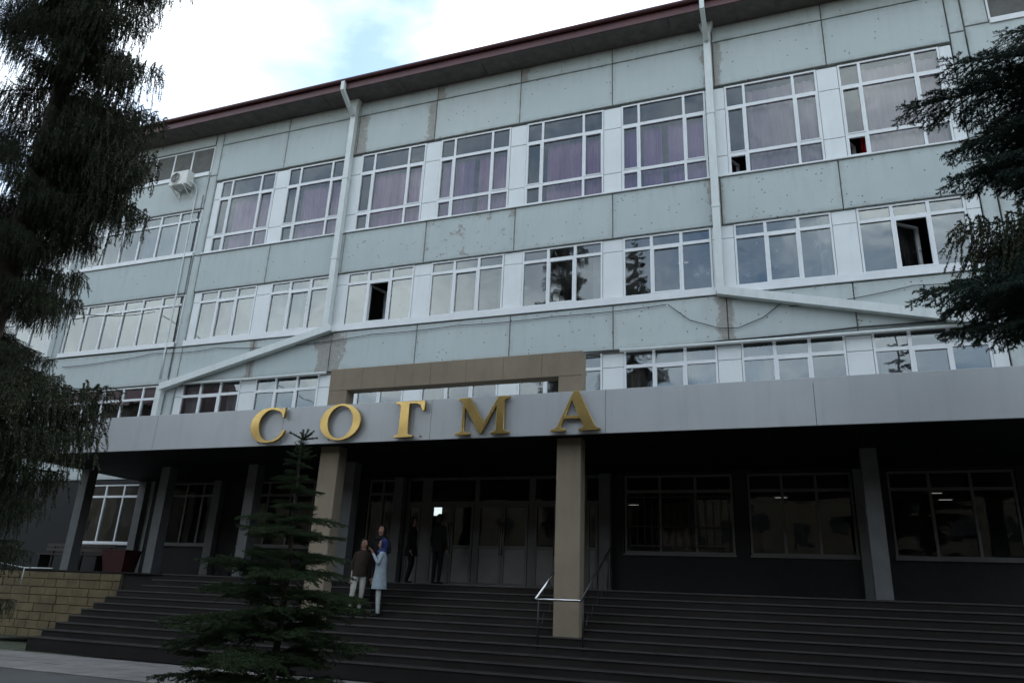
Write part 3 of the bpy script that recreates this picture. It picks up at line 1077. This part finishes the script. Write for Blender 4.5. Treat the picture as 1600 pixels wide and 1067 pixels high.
g.build('fan_grille', ACWHITE, ac)
for x in (-1.62, -1.06):
    MB().box(x - .02, x + .02, -.52, -.0, az0 - .05, az0 - .004).bar((x, -.48, az0 - .05), (x, -.01, az0 - .33), .03, .03).box(x - .02, x + .02, -.03, -.002, az0 - .4, az0 - .052).build('bracket', ACWHITE, ac)
MB().tube([(-.93, -.3, 15.9), (-.82, -.28, 15.85), (-.80, -.12, 15.75), (-.79, -.05, 15.6), (-.76, -.04, 13.0), (-.72, -.04, 9.2), (-.70, -.04, 8.3)], .03, 8).build('coolant_pipe', PIPE, ac, True)


def cable(pts, r, label, name='cable', y=None, sag=.0):
    m = MB()
    P = []
    for a, b in zip(pts[:-1], pts[1:]):
        a, b = Vector(a), Vector(b)
        for k in range(8):
            t = k / 8
            p = a.lerp(b, t)
            p.z -= sag * (b - a).length * 4 * t * (1 - t)
            P.append(p)
    P.append(Vector(pts[-1]))
    m.tube(P, r, 6)
    return tag(m.build(name, CABLE, None, True), label, 'cable')


cable([(-5.5, -.05, 9.05), (-3.2, -.05, 9.1), (-1.2, -.05, 9.25), (.6, -.05, 9.18), (1.54, -.05, 9.24), (4.2, -.05, 9.07), (7.5, -.05, 9.20), (10.34, -.05, 9.23), (13.41, -.05, 9.22), (16.45, -.05, 9.26)], .011,
      'thin black cable strung under the third row of windows', sag=.012)
cable([(16.5, -.05, 9.25), (17.05, -.05, 8.76), (17.8, -.05, 8.47), (18.25, -.05, 8.44), (18.86, -.05, 8.66), (19.45, -.05, 9.10)], .011, 'loose black cable loop hanging beside the right downpipe foot')
cable([(19.5, -.05, 8.9), (20.9, -.05, 8.95), (22.3, -.05, 9.15), (24.5, -.05, 9.1)], .011, 'thin black cable on the wall above the sloping right pipe', sag=.01)
cable([(9.1, -.04, 8.00), (12.0, -.04, 8.02), (15.2, -.06, 8.05), (17.9, -.06, 8.12), (21, -.06, 8.2), (24.3, -.06, 8.24)], .022, 'thick black cable bundle along the bottom edge of the panels above the portal', sag=.006)
cable([(4.6, -8.0, 7.15), (-1.6, -.02, 10.85)], .012, 'black service wire from the left spruce to the wall', sag=.012)
cable([(-.45, -.03, 15.4), (-.40, -.03, 12.0), (-.36, -.03, 8.3)], .012, 'dark cable running down the wall below the air conditioner')
for a, b, l in ((.2, 6.0, 'pale conduit along the panel edge left of the portal'), (15.2, 24, 'pale conduit along the panel edge right of the portal')):
    tag(MB().tube([(a, -.07, 8.06), ((a + b) / 2, -.07, 8.045), (b, -.07, 8.06)], .045, 10).build('conduit', PIPE, None, True), l, 'conduit')

# hand rail round the portal leg
rl = thing('stair_rail', (15.0, -3.6, 1.0), 'chrome stair rail wrapped round the right portal leg', 'handrail')
MB().tube([(14.62, -4.72, 1.70), (15.48, -4.72, 1.70)], .024, 10).build('cross_bar', CHROME, rl, True)
for x in (14.62, 15.48):
    MB().tube([(x, -4.72, 1.70), (x, -2.35, 2.82), (x, -2.0, 2.86)], .022, 10).build('rail', CHROME if x < 15 else BLACKMETAL, rl, True)
    MB().tube([(x, -4.55, .85), (x, -4.55, 1.77)], .018, 8).build('post', BLACKMETAL, rl, True)
    MB().tube([(x, -2.6, PZ), (x, -2.6, 2.70)], .018, 8).build('post', BLACKMETAL, rl, True)
    for k in range(5):
        y = -4.3 + k * .38
        z = 1.70 + (y + 4.72) * .4726
        MB().tube([(x, y, z - .62), (x, y + .16, z - .30), (x, y, z - .02)], .008, 6).build('lattice_bar', BLACKMETAL, rl)

# terrace bench and planter, left
bn = thing('terrace_bench', (-1.0, -1.5, PZ), 'dark slatted bench on the terrace under the lit ground floor window', 'bench')
for k in range(3):
    MB().box(-2.45, .32, -1.75 + k * .13, -1.64 + k * .13, 2.40, 2.43).build('seat_slat', WOOD, bn)
for k in range(2):
    MB().box(-2.45, .32, -1.33, -1.30, 2.53 + k * .13, 2.62 + k * .13).build('back_slat', WOOD, bn)
for x in (-2.2, -1.0, .1):
    MB().box(x - .03, x + .03, -1.72, -1.36, PZ + .006, 2.398).box(x - .03, x + .03, -1.295, -1.25, PZ + .006, 2.75).build('leg', BLACKMETAL, bn)
pl = thing('planter_box', (1.05, -1.75, PZ), 'dark red planter box standing beside the left pillar', 'planter')
MB().rings([[(.72, -1.95, PZ + .006), (1.42, -1.95, PZ + .006), (1.42, -1.5, PZ + .006), (.72, -1.5, PZ + .006)],
            [(.62, -2.02, 2.54), (1.5, -2.02, 2.54), (1.5, -1.44, 2.54), (.62, -1.44, 2.54)]]).build('box', REDBOX, pl)
MB().box(.60, 1.52, -2.04, -1.42, 2.541, 2.57).build('rim', REDBOX, pl)
hr = thing('terrace_rail', (-1.6, -2.4, PZ), 'low white metal hand rail at the left edge of the terrace', 'handrail')
MB().tube([(-3.2, -2.5, 2.15), (-1.6, -2.55, 1.98), (-.55, -2.5, 1.99)], .018, 8).build('rail', PIPE, hr, True)
MB().tube([(-1.6, -2.55, 1.5), (-1.6, -2.55, 1.97)], .014, 8).build('post', PIPE, hr, True)


# =================================================================== PEOPLE
def cloth(name, c, rough=.85):
    return plain(name, c, rough, var=.18, scale=9, spec=.2, bump=.1)


SKIN = cloth('skin', (.30, .17, .12), .5)
HAIR = cloth('dark_hair', (.02, .015, .012), .5)
BLACKC = cloth('black_cloth', (.012, .012, .013))
COAT = cloth('pale_blue_coat', (.30, .36, .40))
BLUESCARF = cloth('blue_scarf', (.035, .052, .16))
CREAM = cloth('cream_trousers', (.46, .45, .40))
BROWN = cloth('brown_jacket', (.032, .022, .016))
GREYC = cloth('pale_trousers', (.40, .43, .42))


def body_mesh(name, arms, legs, lean, zones):
    """one continuous skinned body facing -Y; zones = [(test(x,y,z) -> material index)]"""
    V, E, RR = [], [], []

    def v(p, r, link_to=None):
        V.append(p)
        RR.append(r)
        if link_to is not None:
            E.append((link_to, len(V) - 1))
        return len(V) - 1
    pel = v((0, 0, .93), (.135, .10))
    bel = v((lean * .3, 0, 1.07), (.125, .095), pel)
    che = v((lean * .7, 0, 1.27), (.150, .105), bel)
    nb = v((lean, -.005, 1.43), (.062, .062), che)
    nk = v((lean, -.012, 1.485), (.052, .055), nb)
    h1 = v((lean, -.022, 1.545), (.070, .082), nk)
    h2 = v((lean, -.012, 1.62), (.076, .094), h1)
    v((lean, -.0, 1.685), (.052, .065), h2)
    v((lean, -.112, 1.575), (.014, .016), h1)              # nose
    for s, (el, wr) in zip((-1, 1), arms):
        sh = v((lean + s * .165, 0, 1.385), (.058, .058), che)
        e_ = v((lean + el[0], el[1], el[2]), (.042, .042), sh)
        w_ = v((lean + wr[0], wr[1], wr[2]), (.030, .027), e_)
        d = Vector(wr) - Vector(el)
        d.normalize()
        sd = d.cross(Vector((0, 1, 0)))
        if sd.length < .2:
            sd = Vector((1, 0, 0))
        sd.normalize()
        P = Vector((lean + wr[0], wr[1], wr[2])) + d * .07
        pm = v(tuple(P), (.036, .018), w_)
        for q, (o_, ln) in enumerate(((-.027, .070), (-.009, .082), (.009, .076), (.026, .060))):
            b = v(tuple(P + sd * o_ + d * .03), (.0095, .0095), pm)
            b2 = v(tuple(P + sd * o_ * 1.05 + d * (.03 + ln * .55) + Vector((0, -.012, 0))), (.0085, .0085), b)
            v(tuple(P + sd * o_ * 1.05 + d * (.03 + ln) + Vector((0, -.03, 0))), (.007, .007), b2)
        t1 = v(tuple(P - d * .03 - sd * .045), (.011, .011), pm)
        v(tuple(P + d * .015 - sd * .062), (.009, .009), t1)
    for s, (kn, an) in zip((-1, 1), legs):
        hp = v((s * .095, 0, .87), (.092, .092), pel)
        k_ = v(kn, (.062, .062), hp)
        a_ = v(an, (.042, .045), k_)
        f1 = v((an[0], an[1] + .02, .045), (.042, .045), a_)
        v((an[0] + s * .02, an[1] - .15, .03), (.036, .026), f1)
    me = bpy.data.meshes.new(name)
    me.from_pydata(V, E, [])
    o = link(bpy.data.objects.new(name, me))
    md = o.modifiers.new('skin', 'SKIN')
    md.use_smooth_shade = True
    for i, sv in enumerate(me.skin_vertices[0].data):
        sv.radius = RR[i]
        sv.use_root = i == 0
    ss = o.modifiers.new('sub', 'SUBSURF')
    ss.levels = ss.render_levels = 2
    dg = bpy.context.evaluated_depsgraph_get()
    out = bpy.data.meshes.new_from_object(o.evaluated_get(dg))
    bpy.data.objects.remove(o)
    out.materials.clear()
    mats = []
    for mt, _ in zones:
        if mt not in mats:
            mats.append(mt)
            out.materials.append(mt)
    for p in out.polygons:
        c = p.center
        for mt, test in zones:
            if test(c.x, c.y, c.z):
                p.material_index = mats.index(mt)
                break
        p.use_smooth = True
    return out


def ering(cx, cy, z, rx, ry, n=20, wob=0., ph=0.):
    return [(cx + rx * math.cos(a) * (1 + wob * math.sin(5 * a + ph)), cy + ry * math.sin(a) * (1 + wob * math.sin(5 * a + ph)), z)
            for a in [2 * math.pi * k / n for k in range(n)]]


def place(root, o):
    o.parent = root
    return o


def person(loc, rz, h, label, arms, legs, zones, lean=0., coat=None, scarf=None, hair=None, bag=False):
    e = thing('person', loc, label, 'person')
    e.rotation_euler = (0, 0, R(rz))
    e.scale = (h / 1.70,) * 3
    o = link(bpy.data.objects.new('body', body_mesh('body', arms, legs, lean, zones)))
    o.parent = e
    if coat:
        mt, zh, fl = coat
        rg = [ering(0, 0, zh, .20 + fl, .155 + fl, 20, .05, 1), ering(0, 0, (zh + .95) / 2, .195 + fl * .6, .15 + fl * .6, 20, .03, 2), ering(lean * .1, 0, .98, .178, .137, 20, .015),
              ering(lean * .4, 0, 1.12, .170, .128), ering(lean * .7, 0, 1.28, .182, .132), ering(lean, 0, 1.39, .165, .10), ering(lean, 0, 1.445, .08, .075)]
        c = MB().rings(rg, cap=False).build('coat', mt, None, True)
        c.parent = e
    if scarf:
        rg = [ering(lean, -.01, 1.36, .17, .125, 18, .04), ering(lean, -.012, 1.43, .125, .11, 18, .03), ering(lean, .0, 1.49, .098, .102), ering(lean, .012, 1.55, .102, .112),
              ering(lean, .014, 1.62, .100, .112), ering(lean, .012, 1.685, .08, .09), ering(lean, .01, 1.725, .035, .04)]
        # the face stays free: push the front of the head rings behind the face
        for r_ in rg[2:6]:
            for k, p in enumerate(r_):
                if p[1] < -.045:
                    r_[k] = (p[0], -.045, p[2])
        c = MB().rings(rg, cap=True).build('head_scarf', scarf, None, True)
        c.parent = e
    if hair:
        rg = [ering(lean, .055, hair, .075, .045, 18, .05), ering(lean, .05, 1.45, .09, .06), ering(lean, .035, 1.55, .094, .085), ering(lean, .02, 1.63, .092, .098), ering(lean, .01, 1.69, .074, .084), ering(lean, .008, 1.722, .03, .035)]
        for r_ in rg[2:5]:
            for k, p in enumerate(r_):
                if p[1] < -.035:
                    r_[k] = (p[0], -.035 - (.03 if p[2] > 1.66 else 0), p[2])
        c = MB().rings(rg, cap=True).build('hair', HAIR, None, True)
        c.parent = e
    if bag:
        c = MB().cbox(-.27, -.235, -.13, .11, .72, .95, .012).bar((-.25, -.09, .95), (.10, -.06, 1.42), .02, .008).build('shoulder_bag', BLACKC)
        c.parent = e
    return e


def zone(top, trousers, shoes, split=.93, sleeve=True):
    return [(shoes, lambda x, y, z: z < .085), (SKIN, lambda x, y, z: z > 1.455), (SKIN, lambda x, y, z: abs(x) > .215 and .6 < z < .84),
            (trousers, lambda x, y, z: z < split and abs(x) < .2), (top, lambda x, y, z: True)]


STAND = (((-.10, 0, .49), (-.10, .02, .09)), ((.10, 0, .49), (.10, .02, .09)))
STEP = (((-.12, -.05, .49), (-.16, .02, .09)), ((.09, -.02, .49), (.07, .08, .09)))
DOWN = (((-.235, .03, 1.10), (-.245, -.05, .86)), ((.235, .03, 1.10), (.245, -.05, .86)))
HANDUP = (((-.235, .03, 1.11), (-.245, -.06, .87)), ((.24, -.06, 1.13), (.07, -.20, 1.36)))
FOLD = (((-.24, .0, 1.10), (-.05, -.19, 1.12)), ((.24, .0, 1.10), (.05, -.21, 1.08)))

hands_coat = [(BLACKC, lambda x, y, z: z < .09), (SKIN, lambda x, y, z: z > 1.46 or (y < -.19 and z > 1.36)), (GREYC, lambda x, y, z: z < .8 and abs(x) < .2), (COAT, lambda x, y, z: True)]
person((10.76, -3.80, 1.208), -62, 1.60, 'woman in blue head scarf and pale coat raising a hand to her face', HANDUP, STAND, hands_coat, coat=(COAT, .60, .02), scarf=BLUESCARF, bag=True)
person((10.25, -3.82, 1.208), 40, 1.60, 'woman in cream trousers and brown jacket with long dark hair on the steps', DOWN, STEP,
       zone(BROWN, CREAM, BLACKC, .98), lean=.05, hair=1.22, coat=(BROWN, .86, -.025))
person((10.52, -3.50, 1.508), 15, 1.62, 'person in black head scarf standing behind the woman in the blue scarf', FOLD, STAND, zone(BLACKC, BLACKC, BLACKC, .98), coat=(BLACKC, .35, .03), scarf=BLACKC)
person((10.66, -.85, PZ + .008), 160, 1.72, 'man in black clothes facing the entrance doors', DOWN, STAND, zone(BLACKC, BLACKC, BLACKC), coat=(BLACKC, .78, .0), hair=1.50)
person((9.86, -.80, PZ + .008), 100, 1.66, 'person in dark clothes beside the grey pilaster left of the doors', DOWN, STEP, zone(BLACKC, BLACKC, BLACKC), coat=(BLACKC, .70, .01), hair=1.45)

# =================================================================== TREES
def nrm(a):
    return a / np.maximum(np.linalg.norm(a, axis=-1, keepdims=True), 1e-9)


class Needles:
    def __init__(self):
        self.t = []

    def twig(self, pts, nl, step, w, fwd=.55, wood=.004, down=0., ring=1):
        pts = np.asarray(pts, float)
        for a, b in zip(pts[:-1], pts[1:]):
            L = np.linalg.norm(b - a)
            if L < 1e-4:
                continue
            ax = (b - a) / L
            n = max(1, int(L / step)) * ring
            t = rng.random(n)
            base = a + np.outer(t, b - a)
            rv = nrm(rng.normal(size=(n, 3)))
            rad = nrm(rv - np.outer(rv @ ax, ax))
            d = nrm(rad + ax * fwd + np.array([0, 0, -down]))
            ln = nl * rng.uniform(.7, 1.15, (n, 1))
            sd = nrm(np.cross(d, rng.normal(size=(n, 3)))) * w
            self.t.append(np.stack([base - sd, base + sd, base + d * ln], 1))
            if wood:
                s = nrm(np.cross(ax, [.3, .5, .81]))
                q = np.cross(ax, s)
                for u in (s, q):
                    self.t.append(np.array([[a - u * wood, a + u * wood, b + u * wood], [a - u * wood, b + u * wood, b - u * wood]]))

    def arr(self):
        return np.concatenate(self.t)


def weeping_limb(L, seed, hang=1.0):
    """drooping limb along +X with curtains of hanging branchlets"""
    global rng
    rng = np.random.default_rng(seed)
    N = Needles()
    n = 14
    s = np.linspace(0, 1, n)
    ax = np.stack([s * L, .12 * L * np.sin(s * 3 + seed) * s, L * (-.42 * s + .20 * s ** 2.4)], 1)
    for k in range(n - 1):
        N.twig(ax[k:k + 2], .03, .02, .005, wood=.022 * (1 - s[k]) + .005)
    for q in np.arange(.12, 1.0, .042):
        p = np.array([np.interp(q, s, ax[:, i]) for i in range(3)])
        for side in (-1, 1):
            if rng.random() < .12:
                continue
            l2 = (.22 + .62 * math.sin(math.pi * min(1, q * .8 + .15))) * rng.uniform(.5, 1.1) * min(1, L / 2.4)
            ang = side * rng.uniform(.7, 1.25)
            d = np.array([math.cos(ang), math.sin(ang), rng.uniform(-.35, .0)])
            e = p + d * l2
            mid = (p + e) / 2 + np.array([0, 0, .03])
            N.twig([p, mid, e], .042, .006, .008, wood=.006)
            m_ = max(2, int(l2 / .085))
            for j in range(m_):
                f = (j + rng.random()) / m_
                b = p * (1 - f) + e * f
                hl = hang * rng.uniform(.25, 1.0) ** 1.2 * (.5 + .6 * math.sin(math.pi * min(1., q))) * 1.05
                k1 = b + np.array([rng.normal() * .05, rng.normal() * .05, -hl * .5])
                k2 = k1 + np.array([rng.normal() * .05 + .03, rng.normal() * .05, -hl * .5])
                N.twig([b, k1, k2], .046, .0075, .0085, fwd=.75, wood=.003, down=.3)
                if rng.random() < .5:
                    c1 = b * .4 + k1 * .6
                    N.twig([c1, c1 + np.array([rng.normal() * .09, rng.normal() * .09, -.16 * hl - .05])], .042, .008, .008, fwd=.75, wood=.002)
    return tri_mesh('branch', N.arr(), NEEDLE_OLD)


def stiff_limb(L, seed, mat, nl=.026, step=.0042, lift=.12, droop=.25, dens=1., flat=.15, w=.003):
    """spruce / fir limb along +X with flat sprays of bristly side shoots"""
    global rng
    rng = np.random.default_rng(seed)
    N = Needles()
    n = 12
    s = np.linspace(0, 1, n)
    ax = np.stack([s * L, .06 * L * np.sin(3 * s + seed) * s, L * (lift * s - droop * s ** 2 + .10 * s ** 3)], 1)
    for k in range(n - 1):
        N.twig(ax[k:k + 2], nl, step, w, wood=.014 * (1 - s[k]) * L + .004)
    q = .10
    while q < .98:
        p = np.array([np.interp(q, s, ax[:, i]) for i in range(3)])
        tg = nrm(np.array([np.interp(min(1, q + .05), s, ax[:, i]) for i in range(3)]) - p)
        for side in (-1, 1):
            l2 = L * (.46 * (1 - q) + .10) * rng.uniform(.65, 1.1) * (min(1, q * 3 + .3))
            a = side * rng.uniform(.75, 1.05)
            d = nrm(np.array([math.cos(a) * tg[0] - math.sin(a) * tg[1], math.sin(a) * tg[0] + math.cos(a) * tg[1], tg[2] + rng.normal() * flat - .08]))
            e = p + d * l2 + np.array([0, 0, -.10 * l2])
            mid = (p + e) / 2 + np.array([0, 0, .05 * l2])
            N.twig([p, mid, e], nl, step, w, wood=.005)
            m_ = int(l2 / .075 * dens)
            for j in range(m_):
                f = (j + .6) / (m_ + .3)
                b = p * (1 - f) + e * f
                for s2 in (-1, 1):
                    if rng.random() < .15:
                        continue
                    a2 = s2 * rng.uniform(.6, 1.0)
                    dd = nrm(np.array([math.cos(a2) * d[0] - math.sin(a2) * d[1], math.sin(a2) * d[0] + math.cos(a2) * d[1], d[2] + rng.normal() * .2 - .1]))
                    l3 = min(.17, l2 * .5 * (1 - f) + .05) * rng.uniform(.7, 1.2)
                    N.twig([b, b + dd * l3], nl, step, w, wood=.003)
        q += .075 / max(.5, L) * 1.0
    return tri_mesh('branch', N.arr(), mat)


def trunk(parent, x, y, z0, z1, r, lean=(0, 0), n=12):
    P, RS = [], []
    for k in range(n + 1):
        t = k / n
        P.append((x + lean[0] * t + .05 * math.sin(4 * t), y + lean[1] * t, z0 + (z1 - z0) * t))
        RS.append(r * (1 - t) ** .8 + .012 + (.25 * r if k == 0 else 0))
    return MB().tube(P, RS, 12).build('trunk', BARK, parent, True)


def limb(parent, me, p, az, tilt=0., sc=1., roll=0.):
    o = inst('branch', me, parent, p, (0, R(-tilt), R(az)), (sc, sc, sc))
    o.rotation_mode = 'XYZ'
    o.rotation_euler = (R(roll), R(-tilt), R(az))
    return o


random.seed(21)
WL = [weeping_limb(2.6, 100 + k, 1.0) for k in range(5)]
# --- the large weeping spruce at the left
SXX, SYY = 9.7, -12.5
ls = thing('weeping_spruce', (SXX, SYY, G), 'large dark weeping spruce hanging into the left side of the view', 'tree')
trunk(ls, SXX, SYY, G - .1, 20.5, .15)
reach = [(1.0, 1.0), (2.6, 1.1), (3.4, 1.2), (4.1, 1.15), (4.5, .9), (5.2, .9), (6.0, 1.05), (6.7, 1.1), (7.2, 1.25), (9, 1.3), (10.5, 1.35), (15, 1.5), (18, 1.1), (20.5, .3)]
z = 1.6
while z < 20.2:
    az = random.uniform(0, 360)
    L = float(np.interp(z, [a for a, _ in reach], [b for _, b in reach])) * random.uniform(.75, 1.0)
    limb(ls, random.choice(WL), (SXX, SYY, z), az, random.uniform(-8, 8), L / 2.55, random.uniform(-8, 8))
    z += (.10 if z < 4.5 else .10) if z < 11 else .12
# limbs that make the outline towards the steps
for zz_, az, L, ti in ((9.9, 12, 1.5, 0), (9.5, -8, 1.5, 0), (9.1, 24, 1.6, 0), (8.8, 4, 1.6, 0), (8.5, 34, 1.65, 0), (8.2, 15, 1.7, 0), (7.9, -4, 1.7, 0), (7.7, 28, 1.75, 0), (7.5, 8, 1.75, 0), (7.4, 22, 1.8, 0), (7.2, 12, 1.8, 2), (7.05, 30, 1.75, -4), (6.9, 20, 1.8, -4),
                       (6.6, -15, 1.2, 0), (6.3, 10, 1.2, 0), (6.0, -30, 1.15, 0), (5.7, 20, 1.2, 0), (5.4, 35, 1.1, 0), (5.2, 5, 1.1, 0),
                       (4.15, 16, 1.85, 6), (4.0, -14, 1.6, 0), (3.95, 32, 1.75, 2), (3.6, -28, 1.6, 0), (3.5, 14, 1.9, 8), (3.2, 28, 1.5, 0), (2.8, 18, 1.4, 0), (2.3, 10, 1.3, 0)):
    limb(ls, random.choice(WL), (SXX, SYY, zz_), az, ti, L * .77 / 2.2)

# --- the spruce whose limbs reach in from the right
RXX, RYY = 23.15, -10.0
SL = [stiff_limb(2.0, 200 + k, NEEDLE_RIGHT, nl=.030, step=.0036, droop=.30, lift=.10, dens=1.15, w=.0042) for k in range(4)]
rs = thing('blue_spruce', (RXX, RYY, G), 'dark spruce reaching in from the right edge of the view', 'tree')
trunk(rs, RXX, RYY, G - .1, 12, .16)
z = 1.2
while z < 11.6:
    L = float(np.interp(z, [1, 3.6, 4.6, 6, 7.4, 8.2, 9, 12], [1.5, 1.5, 2.0, 1.9, 2.0, 1.4, 1.1, .2])) * random.uniform(.75, .95)
    a = random.uniform(-100, 100) + (0 if random.random() < .5 else 0)
    limb(rs, random.choice(SL), (RXX, RYY, z), random.uniform(0, 360), random.uniform(-5, 12), L / 2.0)
    z += .15
for zz_, az, L, ti in ((7.45, 178, 2.30, 2), (7.5, 196, 2.0, 4), (7.15, 165, 1.9, 0), (7.0, 186, 1.75, -4), (6.45, 180, 2.0, 0), (6.2, 200, 1.7, 0), (5.9, 170, 1.75, -6), (5.6, 188, 1.9, -10),
                       (5.3, 176, 2.2, -6), (5.05, 182, 2.45, 2), (4.95, 195, 2.2, 0), (4.85, 168, 2.2, 2), (4.7, 186, 2.0, -2)):
    limb(rs, random.choice(SL), (RXX, RYY, zz_), az, ti, L / 2.0)
for zz_, az, L in ((5.75, 184, 1.95), (5.6, 172, 1.8)):
    limb(rs, WL[1], (RXX, RYY, zz_), az, 12, L / 2.6)

# --- the young fir in front of the steps
FXX, FYY = 11.80, -8.5
FL = [stiff_limb(1.5, 300 + k, NEEDLE_FIR, nl=.026, step=.0040, lift=.30, droop=.36, flat=.16, w=.004) for k in range(4)]
FT = stiff_limb(.30, 320, NEEDLE_FIR, nl=.020, step=.003, lift=.25, droop=.1, dens=.3)
fr_ = thing('young_fir', (FXX, FYY, G), 'young green fir with tiered branches in front of the entrance steps', 'tree')
trunk(fr_, FXX, FYY, G - .1, 4.02, .05)
z = .35
k = 0
while z < 3.75:
    t = (4.05 - z) / 3.3
    L = 1.55 * min(1, t * 1.12) ** .95
    if 2.25 < z < 2.6:
        L *= 1.12
    nb_ = 7 if L > .7 else 6
    a0 = random.uniform(0, 360)
    for q in range(nb_):
        limb(fr_, random.choice(FL), (FXX, FYY, z + random.uniform(-.05, .05)), a0 + q * 360 / nb_ + random.uniform(-14, 14), random.uniform(-6, 6), max(.10, L * random.uniform(.5, 1.12)) / 1.5, random.uniform(-12, 12))
    if L > .5:
        for q in range(1):
            limb(fr_, random.choice(FL), (FXX, FYY, z + random.uniform(.05, .25)), random.uniform(0, 360), random.uniform(-4, 16), L * random.uniform(.45, .95) / 1.5, random.uniform(-20, 20))
    z += .30 * (.55 + .45 * min(1, t * 1.4))
for z, L in ((3.66, .26), (3.74, .20), (3.82, .17), (3.90, .12)):
    for q in range(5):
        limb(fr_, FT, (FXX, FYY, z), q * 72 + z * 400, random.uniform(5, 25), L / .30)
N = Needles()
rng = np.random.default_rng(5)
for az, el, ln in ((20, 70, .20), (185, 28, .30), (150, 50, .20), (-10, 32, .27), (60, 45, .2), (-60, 40, .22), (5, 8, .26)):
    d = np.array([math.cos(R(az)) * math.cos(R(el)), math.sin(R(az)) * math.cos(R(el)), math.sin(R(el))])
    N.twig([np.zeros(3), d * ln * .5, d * ln + np.array([0, 0, -.01])], .034, .0012, .0045, fwd=.6, wood=.007)
N.twig([np.array([0, 0, -.35]), np.zeros(3)], .028, .002, .004, wood=.01)
inst('leader', tri_mesh('leader', N.arr(), NEEDLE_FIR), fr_, (FXX, FYY, 3.98))

# =================================================================== ACROSS THE FORECOURT (mirrored in the windows, or added to block sky light)
ms_ = thing('tall_spruce', (11.4, -21, G), 'tall spruce behind the viewer seen mirrored in the third row windows', 'tree')
trunk(ms_, 11.4, -21, 0, 23.2, .32)
z = 6.5
while z < 23:
    limb(ms_, random.choice(WL), (11.4, -21, z), random.uniform(0, 360), random.uniform(-5, 8), max(.3, 3.0 * ((23.4 - z) / 17) ** .75) / 2.6)
    z += .13


def far_house(name, x0, x1, y0, y1, ze, zr, wall, label):
    t = thing(name, ((x0 + x1) / 2, (y0 + y1) / 2, 0), label, 'building')
    MB().box(x0, x1, y0, y1, 0, ze).build('wall', wall, t)
    ym = (y0 + y1) / 2
    MB().add([(x0 - .5, y0 - .6, ze - .15), (x1 + .5, y0 - .6, ze - .15), (x1 + .5, ym, zr), (x0 - .5, ym, zr), (x0 - .5, y1 + .6, ze - .15), (x1 + .5, y1 + .6, ze - .15),
              (x0 - .5, ym, ze - .16), (x1 + .5, ym, ze - .16)], [(0, 1, 2, 3), (3, 2, 5, 4), (0, 3, 4), (1, 5, 2), (0, 4, 5, 1)]).build('roof', ROOF, t)
    n = int((x1 - x0) / 3)
    wm = MB().box(-.7, .7, -.02, .06, 0, 1.6).mesh('window', DARK)
    for i in range(n):
        for z in np.arange(1.6, ze - 1.8, 3.1):
            inst('window', wm, t, (x0 + 1.5 + i * 3, y1, z))
    MB().box((x0 + x1) / 2 - .5, (x0 + x1) / 2 + .5, ym + .5, ym + 1.3, ze, zr + 1.2).build('chimney', wall, t)
    return t


far_house('ochre_blocker_house', -45, 75, -62, -50, 15.5, 19, plain('ochre_wall', (.16, .13, .09), .9), 'long ochre house across the forecourt, raised to cut sky light, mirrored in the doors')  # made this tall to keep low sky light from under the canopy
far_house('gabled_house', -44, -18, -27, -15, 12.2, 16.6, plain('brown_wall', (.10, .085, .06), .9), 'brown house with gabled roof mirrored in the left stair windows')
far_house('grey_blocker_house', 52, 64, -46, -6, 12, 15.5, plain('grey_wall', (.13, .125, .115), .9), 'unseen grey house added right of the forecourt to block sky light')  # out of view, added only to hold back sky light from the right
scene.cycles.use_adaptive_sampling = True
scene.cycles.adaptive_threshold = .02
scene.cycles.max_bounces = 6
scene.cycles.diffuse_bounces = 3
scene.cycles.glossy_bounces = 3
scene.cycles.transmission_bounces = 2
scene.cycles.transparent_max_bounces = 10
scene.cycles.caustics_reflective = False
scene.cycles.caustics_refractive = False
